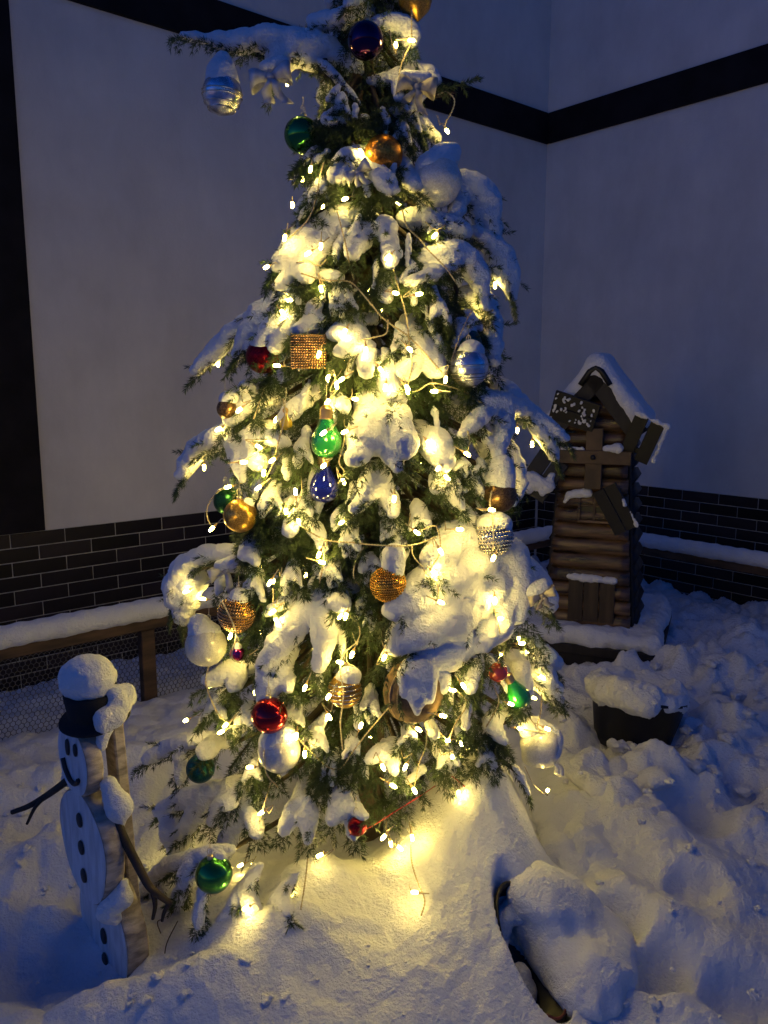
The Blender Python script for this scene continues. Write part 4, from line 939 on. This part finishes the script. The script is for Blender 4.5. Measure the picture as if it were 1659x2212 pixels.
bauble(445, 1395, 90, M['frost'], 'large white frosted bauble below the snowy left fringe', [((-.1, .1, .55), (-.3, .1, 1.0), .82, .6)], 1, -.4)
bauble(838, 1262, 76, M['goldseq'], 'bright gold sequin bauble beside the big snow pillow', [((.3, .05, .8), (.35, .1, 1.7), .62, .72)], .92, -.3, beads=(M['goldseq'], 17, .065))
bauble(745, 1492, 74, M['gold'], 'gold corded bauble with smooth snow dome', [((.22, .0, .75), (.28, .0, .85), .76, .70)], 1, -.6, bands=[(.5, .05), (.25, .05), (0., .05), (-.25, .05), (-.5, .05)])
bauble(582, 1545, 79, M['red'], 'shiny red bauble under a snow covered bough', None, 1, -.3)
bauble(603, 1622, 93, M['frost'], 'clear icy bauble covered by snow below the shiny red one', [((0, .05, .45), (.05, .05, .62), .92, .82)], 1, -.4)
bauble(433, 1660, 62, M['teal'], 'teal glitter bauble under low snowy branch beside the snowman', None, 1, .1)
bauble(462, 1888, 80, M['green2'], 'bright green foil bauble hanging low beside the wooden snowman', [((.2, .3, .7), (.25, .3, .9), .55, .4)], 1, -.5)
bauble(1076, 1452, 44, M['redplastic'], 'small orange red ribbed bauble on the right side', None, 1, -.5, prof=[(.001, -1), (.5, -.87), (.87, -.5), (1, 0), (.87, .5), (.5, .87), (.001, 1)])
bauble(513, 1412, 34, M['magenta'], 'small magenta bauble beside the low white frosted one', [((0, 0, .8), (0, 0, .9), .7, .6)], 1, .2)
bauble(772, 1785, 42, M['darkred'], 'small red ornament hanging at the lowest fringe', None, 1, .2)
bauble(490, 883, 44, M['bronze'], 'small dark bauble peeping out beneath snow on left edge', [((.1, .1, .9), (.4, .1, 1.1), .9, .8)], 1, .3)
# burlap bell
BELL = [(.001, -1.0), (.35, -.97), (.72, -.78), (.95, -.4), (1, 0), (.92, .4), (.7, .75), (.4, .95), (.001, 1)]
t_, c_, r_ = bauble(893, 1492, 132, M['burlap'], 'large brown burlap ball with stitched edges under the snow pillow', [((.0, -.3, .72), (.3, -.25, .78), .55, .5), ((.05, -.62, .55), (.08, -.9, .05), .34, .20), ((.08, -.9, .05), (.1, -.95, -.35), .2, .09), ((.42, -.6, .5), (.48, -.78, .0), .3, .14), ((-.3, -.6, .6), (-.32, -.8, .25), .28, .15)], 1, .45, 1.0, prof=BELL)
for da in (-.55, -.35):
    a = np.linspace(-1.45, 1.3, 20); pts = np.stack([c_[0]+r_*1.01*np.cos(a)*math.sin(da*1.6), c_[1]-r_*1.01*np.cos(a)*math.cos(da*1.6), c_[2]+r_*np.sin(a)], -1)
    o = obj('stitched_edge', tubemesh(pts, .003, 5), M['seam'], t_); o.matrix_parent_inverse = Matrix.Translation(-t_.location)
# beaded square
c, r = place(666, 760, 72, -.3); t = thing('beaded_square', 'square bronze ornament covered in beads hanging from a snowy bough', 'ornament', 'ornaments hung on the spruce', c-np.array([0, 0, r]))
PMi = Matrix.Translation(-t.location); ey = R_(12); Mq = np.array([[math.cos(ey), -math.sin(ey), 0], [math.sin(ey), math.cos(ey), 0], [0, 0, 1]])
b = MB(); b.box(c, (2*r, r*.7, 2*r), Mq, .008); o = obj('cushion', b.mesh(), M['bronze'], t); o.matrix_parent_inverse = PMi
mb_ = MB(); ico = sphere_prof(r*.085, 5)
for i in range(13):
    for j in range(13):
        V, F = lathe(ico, 6, None, c+Mq@np.array([(i-6)/6*r*.93+(.35*r/13 if j % 2 else 0), -r*.36, (j-6)/6*r*.94])); mb_.add(V, F)
for i in range(5):
    for j in range(13):
        for sx in (-1, 1):
            V, F = lathe(ico, 6, None, c+Mq@np.array([sx*r*1.0, (i-2)*r*.15, (j-6)/6*r*.94])); mb_.add(V, F)
o = obj('beadwork', mb_.mesh(True), M['bead'], t); o.matrix_parent_inverse = PMi; o['kind'] = 'stuff'
top = c+np.array([0, 0, r]); o = obj('hanging_loop', tubemesh([top, top+[.0, .01, .03], top+[.0, .03, .06]], .001, 4), M['thread'], t); o.matrix_parent_inverse = PMi
# lamp shaped ornaments
def lampshape(px, py, hpx, glass, label, rot=0., push=-.2):
    c, _ = place(px, py, hpx*.5, push); s = hpx*depth(c)/FPX; t = thing('glass_lamp_ornament', label, 'ornament', 'ornaments hung on the spruce', c-np.array([0, 0, s/2])); PMi = Matrix.Translation(-t.location)
    tl = np.array(Matrix.Rotation(rot, 3, 'Y'))
    V, F = lathe(np.array([(.001, -.5), (.1, -.49), (.2, -.44), (.27, -.35), (.295, -.25), (.29, -.14), (.25, -.03), (.19, .08), (.145, .18), (.125, .24)])*s, 30, tl, c); o = obj('glass', mesh(V, F), glass, t); o.matrix_parent_inverse = PMi
    pf = [(.127, .235)]
    for i in range(5): pf += [(.132, .25+i*.04), (.115, .27+i*.04)]
    pf += [(.10, .45), (.05, .49), (.001, .5)]
    V, F = lathe(np.array(pf)*s, 24, tl, c); o = obj('screw_cap', mesh(V, F), M['screw'], t); o.matrix_parent_inverse = PMi
    top = c+tl@np.array([0, 0, .5*s]); o = obj('hanging_loop', tubemesh([top, top+[.0, .01, .02], top+[.0, .03, .05]], .0008, 4), M['thread'], t); o.matrix_parent_inverse = PMi
lampshape(705, 932, 116, M['greenglass'], 'green glass ornament shaped like a light bulb above a blue one')
lampshape(700, 1032, 108, M['blueglass'], 'dark blue glass ornament shaped like a light bulb')
lampshape(1112, 1490, 88, M['greenglass'], 'small green glass bulb ornament tilted beside the ribbed red bauble', R_(-28), .7)
lampshape(617, 905, 50, M['yellowglass'], 'small yellow glass bulb ornament deep in the left boughs', 0, .6)
# bows
def ribbon(P, wv, w, th=.0012):
    P = np.asarray(P); n = len(P); T = np.gradient(P, axis=0); T /= np.linalg.norm(T, axis=1)[:, None]+1e-9
    wv = np.broadcast_to(np.asarray(wv, float), (n, 3)); N = np.cross(T, wv); N /= np.linalg.norm(N, axis=1)[:, None]+1e-9
    w = np.broadcast_to(w, (n,))[:, None]; R = [P+wv*w/2+N*th/2, P-wv*w/2+N*th/2, P-wv*w/2-N*th/2, P+wv*w/2-N*th/2]
    V = np.stack(R, 1).reshape(-1, 3); i = np.arange(n-1)[:, None]*4; j = np.arange(4)[None]; k = (j+1) % 4
    F = np.stack([i+j, i+k, i+4+k, i+4+j], -1).reshape(-1, 4); F = np.concatenate([F, [[0, 1, 2, 3], [n*4-1, n*4-2, n*4-3, n*4-4]]]); return mesh(V, F)
def bow(px, py, spx, m, label, rot=0., tails=((-.5, -1.3), (.3, -1.5)), snow=None, push=-.2):
    c, r = place(px, py, spx, push); t = thing('ribbon_bow', label, 'bow', 'ribbon bows on the spruce', c); PMi = Matrix.Translation(-t.location)
    ca, sa = math.cos(rot), math.sin(rot); E1 = np.array([ca, 0, sa]); E2 = np.array([-sa, 0, ca]); E3 = np.array([0, -1., 0])
    def q(x, z, y=0.): return c+(E1*x+E2*z+E3*y)*r
    def ch(name, me):
        o = obj(name, me, m, t); o.matrix_parent_inverse = PMi
    for s in (-1, 1):
        a = np.linspace(0, 1, 22); x = s*(np.sin(a*math.pi)**.8)*1.0; y = .42*np.sin(2*a*math.pi)+.1; z = .22*np.sin(a*math.pi)*s*.6+.05*np.sin(a*9)
        P = np.array([q(X_, Z_, Y_) for X_, Z_, Y_ in zip(x, z, y)]); wv = E2*.9+E3*.25; ch('loop', ribbon(P, wv/np.linalg.norm(wv), r*(.35+.55*np.sin(a*math.pi))))
    V, F = lathe(sphere_prof(r*.2, 8), 10, None, q(0, 0, .15)); ch('knot', mesh(V, F))
    for x, z in tails:
        a = np.linspace(0, 1, 14); P = np.array([q(x*k_+.08*math.sin(k_*8), z*k_, .1+.22*math.sin(k_*5)) for k_ in a]); wv = E1*.85-E3*.4; ch('tail', ribbon(P, wv/np.linalg.norm(wv), r*(.3+.3*a)))
    if snow:
        caps = [(q(*a), q(*b), ra*r, rb_*r) for a, b, ra, rb_ in snow]; me = snowbody(caps, .006, .006, .003, 30, .9, .0015)
        if me:
            o = obj('snow', me, M['snow'], t); o.matrix_parent_inverse = PMi
    return t
bow(585, 168, 90, M['organza'], 'grey organza bow under the long snowy side branch', .1, ((-.3, -1.1), (.6, -1.2)), [((-.2, .5), (.6, .6), .35, .4)], -.4)
bow(900, 190, 84, M['hessian'], 'beige gauze bow with snow in its loops near the top right', -.2, ((-.5, -1.2), (.5, -1.1)), [((-.7, .45), (.4, .55), .3, .35)], -.4)
bow(772, 372, 60, M['organza'], 'small grey bow above a drooping twig near the top', .5, ((.3, -1.1), (-.4, -.9)), [((-.8, .3), (-.3, .6), .5, .4)], -.3)
bow(488, 1232, 74, M['organza'], 'grey organza bow on the left fringe above the gold sequin bauble', .2, ((-1.3, -.6), (.2, -2.0)), [((-.2, .35), (.5, .45), .4, .42)], -.3)
bow(1170, 1285, 60, M['hessian'], 'beige bow packed in snow at the right edge of the tree', .3, ((-.5, -1.), (.4, -1.1)), [((-.7, .5), (.3, .7), .6, .55), ((.2, -1.2), (.4, -1.8), .5, .4)], -.2)
# cloth bell lower right
c, r = place(1165, 1612, 92, .2); t = thing('cloth_bag', 'white cloth bag with gathered neck and tassel, caked in snow', 'bag', loc=c); PMi = Matrix.Translation(-t.location)
V, F = lathe(np.array([(.001, -.85), (.5, -.83), (.8, -.7), (.86, -.3), (.92, .2), (.8, .7), (.4, 1), (.001, 1.05)])*r, 30, None, c)
V += (vnoise(V*40)*.006)[:, None]*np.array([1, 1, 0]); o = obj('bag_cloth', mesh(V, F), M['frost'], t); o.matrix_parent_inverse = PMi
for dx, dz in ((.75, -.75), (.9, -.8)):
    P = spline(np.array([c+np.array([.6, -.5, -.62])*r, c+np.array([dx, -.55, dz])*r, c+np.array([dx+.03, -.5, dz-.35])*r]), 4); o = obj('tassel', tubemesh(P, np.linspace(.004, .011, len(P)), 7), M['frost'], t); o.matrix_parent_inverse = PMi
me = snowbody([(c+np.array([-.3, .1, .7])*r, c+np.array([.45, .1, .35])*r, .62*r, .62*r), (c+np.array([.4, .0, .2])*r, c+np.array([.55, -.1, -.2])*r, .5*r, .4*r), (c+np.array([-.3, 0, .5])*r, c+np.array([-.35, -.05, -.3])*r, .5*r, .42*r)], .006, .01, .004, 20, 1, .0015); o = obj('snow', me, M['snow'], t); o.matrix_parent_inverse = PMi
# red ribbon string
P = np.array([hit(x, y, S(x, y))[0]-np.array([0, .02, 0]) for x, y in ((755, 1795), (800, 1778), (850, 1747), (900, 1716), (940, 1690), (968, 1668), (1003, 1692))])
tag(obj('red_string', tubemesh(spline(P, 4), .0014, 5), M['redrib']), 'thin red string slung across the lowest boughs', 'string')

# ------------------------------------------------------------------ fairy lights
bpy.context.view_layer.update(); dg = bpy.context.evaluated_depsgraph_get()
WIRES = [
 [(945, 205), (965, 198), (982, 215), (977, 240), (963, 265), (962, 285)], [(700, 350), (690, 385), (685, 420), (668, 470), (640, 500), (622, 515)], [(890, 20), (889, 60), (888, 92), (870, 130), (862, 160)],
 [(868, 450), (880, 490), (905, 515), (930, 545), (960, 575), (985, 610)], [(650, 590), (700, 605), (750, 607), (770, 620), (800, 655), (830, 690), (880, 725), (920, 765), (955, 805)],
 [(728, 455), (745, 520), (755, 570), (765, 605)], [(705, 560), (690, 575), (665, 562), (640, 568)], [(850, 580), (860, 620), (872, 660), (880, 700), (885, 750), (890, 790), (880, 835)],
 [(868, 842), (900, 845), (930, 828), (970, 835), (1010, 850), (1042, 872)], [(1020, 670), (1000, 710), (985, 750), (975, 780)], [(838, 690), (835, 720), (810, 728), (780, 735)],
 [(745, 925), (742, 960), (732, 1000), (745, 1020), (730, 1045)], [(490, 1050), (462, 1070), (447, 1100), (450, 1125), (460, 1140)], [(570, 840), (560, 870), (548, 905)], [(612, 860), (615, 900), (600, 960), (590, 1000), (565, 1050)],
 [(640, 1130), (700, 1165), (760, 1172), (820, 1178), (890, 1178), (942, 1160)], [(890, 1178), (892, 1200), (912, 1225), (922, 1240), (945, 1262), (947, 1298)], [(908, 1146), (940, 1135), (950, 1160), (950, 1195), (930, 1230)],
 [(785, 1182), (768, 1215), (765, 1250), (795, 1280)], [(700, 1175), (698, 1220), (690, 1260)], [(745, 1322), (775, 1350), (772, 1385), (742, 1412), (735, 1450), (742, 1500), (735, 1560), (740, 1620)],
 [(590, 1270), (592, 1320), (610, 1350)], [(640, 1590), (670, 1622), (705, 1655), (735, 1660), (765, 1620), (800, 1575), (840, 1528)], [(665, 1850), (660, 1900), (650, 1965)], [(888, 1780), (888, 1850), (897, 1890), (905, 1912), (918, 1945), (910, 1978)],
 [(1170, 1500), (1168, 1540), (1160, 1570), (1178, 1583)], [(1062, 1300), (1075, 1340), (1080, 1370)], [(1065, 1480), (1078, 1515), (1062, 1550), (1050, 1570)], [(985, 1490), (1010, 1520), (985, 1560), (965, 1610)],
 [(570, 1620), (575, 1670), (600, 1700)], [(585, 1690), (570, 1740), (560, 1775)], [(540, 1820), (530, 1860), (520, 1885)], [(450, 1440), (445, 1480), (470, 1540), (490, 1560)], [(480, 1300), (500, 1340), (510, 1375), (500, 1420), (520, 1432)],
 [(830, 1420), (812, 1440), (830, 1400), (840, 1380)], [(895, 1700), (905, 1650), (920, 1610), (922, 1578)], [(1010, 930), (1015, 955), (1008, 980)], [(1062, 1060), (1058, 1090), (1064, 1115), (1066, 1150), (1065, 1190)], [(1130, 1575), (1150, 1580), (1178, 1583)]]
BL_ = """855,103 888,92 965,288 790,330b 672,370 748,443 865,455 617,517 941,523 692,537 587,577 840,563b 663,560 855,635 840,665 618,680b 625,655b 1025,672 742,720b 790,765b
825,805b 838,838b 745,790 738,820 882,758 880,845 868,843 937,845 955,808 710,815 728,833 720,862 755,870 480,930b 505,885 588,915 700,940 745,932 590,993 572,1020 930,960b 950,1008b 960,1040b
1008,980 570,955 495,1050 560,1052 460,1140 700,1010 727,1045 745,1140 625,1112b 642,1132b 910,1148 952,1195 1062,1115 1065,1190 945,1298 937,1245b 795,1280b 585,1255 690,1195 705,1220 745,1322b 725,1335
590,1320 597,1335b 405,1275b 430,1290b 500,1370 520,1430 1062,1295b 1076,1340b 1125,1385 405,1550 490,1560 480,1575 700,1553 745,1410 735,1425 830,1415 920,1575 975,1490 1010,1485 945,1535 965,1610 975,1640
1005,1620 895,1700 1170,1460b 1165,1500 1108,1515b 1130,1575b 1178,1583 820,1645 875,1650 850,1690 995,1715b 670,1622 575,1670 560,1770 690,1860 828,1800 855,1835 875,1840 900,1817 900,1938 635,1930b 535,1965b 520,1885 362,1925b
1180,1700 545,1660 630,1590b 640,1060 680,770b 540,1000 1090,1420 780,1560 660,1480 850,1090 990,1150 720,1500 600,790 690,640 900,620"""
SL = []
for lab in ('fairy light string with clear twisted cable around the top of the spruce', 'fairy light string with clear twisted cable around the middle of the spruce', 'fairy light string with clear twisted cable around the lowest boughs and snow'):
    SL.append(thing('fairy_light_string', lab, 'fairy lights', loc=(XT, YT, 0)))
PMs = Matrix.Translation((-XT, -YT, 0))
def strand_of(y): return SL[0] if y < 680 else SL[1] if y < 1330 else SL[2]
for wpx_ in WIRES:
    q = resample(spline(np.array(wpx_, float), 6), 9); D = []
    for x, y in q:
        dv = ray(x, y); h, n = hit(x, y, S(x, y)); D.append(h[1])
    D = np.array(D); n = len(D); Dm = np.array([D[max(0, i-2):i+3].min() for i in range(n)]); Ds = np.array([Dm[max(0, i-4):i+5].mean() for i in range(n)]); Ds = np.minimum(Ds, D)-.008
    P = resample(np.array([PY(x, y, d) for (x, y), d in zip(q, Ds)]), .004); T, N, B_ = frames(P); a = np.arange(len(P))*.004/.017*2*math.pi; m = MB()
    for s in (0, math.pi): m.tube(P+.0014*(np.cos(a+s)[:, None]*N+np.sin(a+s)[:, None]*B_), .0013, 4)
    o = obj('cable', m.mesh(True), M['cable'], strand_of(q[0][1])); o.matrix_parent_inverse = PMs
V, F = lathe([(.0001, -.0095), (.0026, -.0085), (.0042, -.005), (.0045, 0), (.0043, .005), (.0036, .0085), (.0001, .009)], 8); bulb_me = mesh(V, F); bulb_me.materials.append(M['glow'])
V, F = lathe([(.0001, .0085), (.0037, .0088), (.0037, .016), (.0018, .018), (.0011, .026), (.0001, .026)], 7); hold_me = mesh(V, F); hold_me.materials.append(M['stem'])
def lamp(p, up, strg):
    o = obj('bulb', bulb_me, None, strg); z = Vector(up).normalized(); rot = z.to_track_quat('Z', 'Y').to_matrix().to_4x4()
    o.matrix_parent_inverse = PMs; o.matrix_basis = Matrix.Translation(Vector(p))@rot; obj('holder', hold_me, None, o)
for tok in BL_.split():
    big = tok[-1] == 'b'; x, y = map(int, tok.rstrip('b').split(',')); dflt = S(x, y); h, n = hit(x, y, dflt)
    d = -ray(x, y); d /= np.linalg.norm(d)
    if h[1] < dflt[1]-.25: h = dflt
    p = h+(n*.014+d*.010 if big else n*.02+d*.036); up_ = np.array([rs.uniform(-.8, .8)+(795-x)/500, rs.uniform(-.1, .6), rs.uniform(-.2, 1.2)]); up_ /= np.linalg.norm(up_)
    if not big:
        q0 = p+up_*.024; q2 = S(x+(795-x)*.10+rs.uniform(-12, 12), y-rs.uniform(22, 45), .96); pl = spline(np.array([q0, q0+up_*.018, (q0+q2)/2+np.array([rs.uniform(-.01, .01), -.008, -.012]), q2]), 5)
        o = obj('lead', tubemesh(pl, .0015, 4), M['cable'], strand_of(y)); o.matrix_parent_inverse = PMs
    lamp(p, up_, strand_of(y))
for i in range(18):      # lamps deep between the boughs
    az = rs.uniform(math.pi+.15, 2*math.pi-.15); z = .5+2.0*(i/18)**1.2; r = RT(z)*rs.uniform(.45, .62); lamp((XT+r*math.cos(az), YT+r*.8*math.sin(az), z), (0, 0, 1), SL[0] if z > 2.05 else SL[1] if z > 1.1 else SL[2])
for x, y in ((470, 760), (440, 985), (420, 1690), (385, 1800), (560, 705), (620, 150), (1040, 470), (1070, 590), (1100, 880), (1150, 935), (1085, 1015), (1140, 1385), (980, 470)):  # extra lamps hidden behind the snow pads, added to warm both flanks
    lamp(S(x, y, .72)+np.array([0, 0, -.035]), (0, 0, 1), strand_of(y))
for i in range(64):
    az = rs.uniform(1.7, 3.05) if i % 2 else rs.uniform(.0, 1.7); z = .35+2.2*(i/64)**1.1; r = RT(z)*.97; lamp((XT+r*math.cos(az), YT+r*math.sin(az), z), (0, 0, 1), SL[0] if z > 2.05 else SL[1] if z > 1.1 else SL[2])
# --- filler boughs all round: green inside
FM = MB(); BM = MB(); FL = []
def filler(z, az, ln, seed, dens, droop):
    r = np.random.RandomState(seed); d = np.array([math.cos(az), math.sin(az), 0])
    p0 = np.array([XT, YT, z]); L = ln
    P = spline(np.array([p0, p0+d*L*.35+[0, 0, .03], p0+d*L*.7+[0, 0, -droop*L*.35], p0+d*L+[0, 0, -droop*L]]), 5)
    (FM if math.sin(az) < .25 else BM).tube(P, np.linspace(.010, .0025, len(P)), 5)
    lines = [(P[len(P)//4:], 1.)]
    for tw in side_twigs(P[len(P)//5:], .036, .07, .15, r, .55):
        lines.append((tw, .85))
        if r.rand() < .55: lines += [(q, .8) for q in side_twigs(tw, .045, .035, .06, r, .6, False)]
    FL.extend([(q, d_*dens) for q, d_ in lines]); return P
ga = 0
FR = []
for i in range(165):
    z = .30+2.50*(1-(1-i/165)**1.15)*1.0; ga += 2.39996+rs.uniform(-.3, .3)
    az = ga % (2*math.pi); front = math.sin(az) < .25
    L = RT(z-.12)*(.80 if front else .95)*rs.uniform(.8, 1.0)*(.85 if math.sin(az) < -.3 else 1.)
    if L < .05 or (z < .55 and math.sin(az) < -.1) or (z < .75 and math.sin(az) < .25 and math.cos(az) > .2): continue
    P = filler(z, az, L, 900+i, .62 if front else .30, rs.uniform(.35, .6)); FR.append((P, az))
# green sprays near the surface, hanging between the snow pads
for i in range(138):
    y = rb.uniform(180, 1740); wdt = np.interp(y, _zy, _hw)*.76; x = 795+rb.uniform(-wdt, wdt); o_ = (x-795)/max(wdt, 1)
    l_ = rb.uniform(50, 105)*(.6 if y < 480 else 1); dx_ = o_*35+rb.uniform(-25, 25)
    if y+l_ > 1780 or (x > 1040 and y+l_ > 1620): continue
    B([(x, y), (x+dx_*.5, y+l_*.45), (x+dx_, y+l_)], [15, 15, 9], [([(x+dx_*.3, y+l_*.3), (x+dx_*.3-rb.uniform(15, 34), y+l_*rb.uniform(.7, .95))], [9, 6]), ([(x+dx_*.3, y+l_*.3), (x+dx_*.3+rb.uniform(15, 34), y+l_*rb.uniform(.7, .95))], [9, 6])], .72, rb.uniform(.84, .93), dens=1.1, snow=False)
    if rb.rand() < .55:
        q_ = [S(x+dx_*.05, y+l_*.05, .86), S(x+dx_*.5, y+l_*.42, .89), S(x+dx_*.85, y+l_*.8, .93)]; q_ = spline(np.array(q_)+[0, -.004, .004], 4); r_ = rb.uniform(.005, .010)
        me = snowbody([(a, b, r_*rb.uniform(.5, 1.2), r_*rb.uniform(.5, 1.2)) for a, b in zip(q_[:-1], q_[1:])], .005, .004, .004, 45, .8, .003)
        if me: child('snow', me, M['snow'], tree)
# snow on the boughs of the far side
BS = MB()
for P, az in FR:
    if math.sin(az) > .05:
        r_ = rs.uniform(.02, .035); Q = P[len(P)//3:]; caps = [(a+[0, 0, r_*.6], b+[0, 0, r_*.6], r_*rs.uniform(.8, 1.1), r_*rs.uniform(.7, 1.)) for a, b in zip(Q[::2][:-1], Q[::2][1:])]
        if len(caps):
            me = snowbody(caps, .012, .010, .006, 26, .9, .002)
            if me:
                v = np.empty(len(me.vertices)*3, np.float32); me.vertices.foreach_get('co', v); f = np.empty(len(me.loops), np.int32); me.loops.foreach_get('vertex_index', f); BS.add(v.reshape(-1, 3), f.reshape(-1, 4)); bpy.data.meshes.remove(me)
o = child('snow', BS.mesh(True), M['snow'], tree); o['kind'] = 'stuff'
for mb__ in (FM, BM):
    o = child('bough', mb__.mesh(True), M['twig'], tree); o['kind'] = 'stuff'
n = child('needles', needles(FL, 640, seed=5), M['needle'], tree); n['kind'] = 'stuff'
for bo, lines, dens, seed in NEED:
    n = obj('needles', needles(lines, 720*dens, seed=seed), M['needle'], bo); n['kind'] = 'stuff'
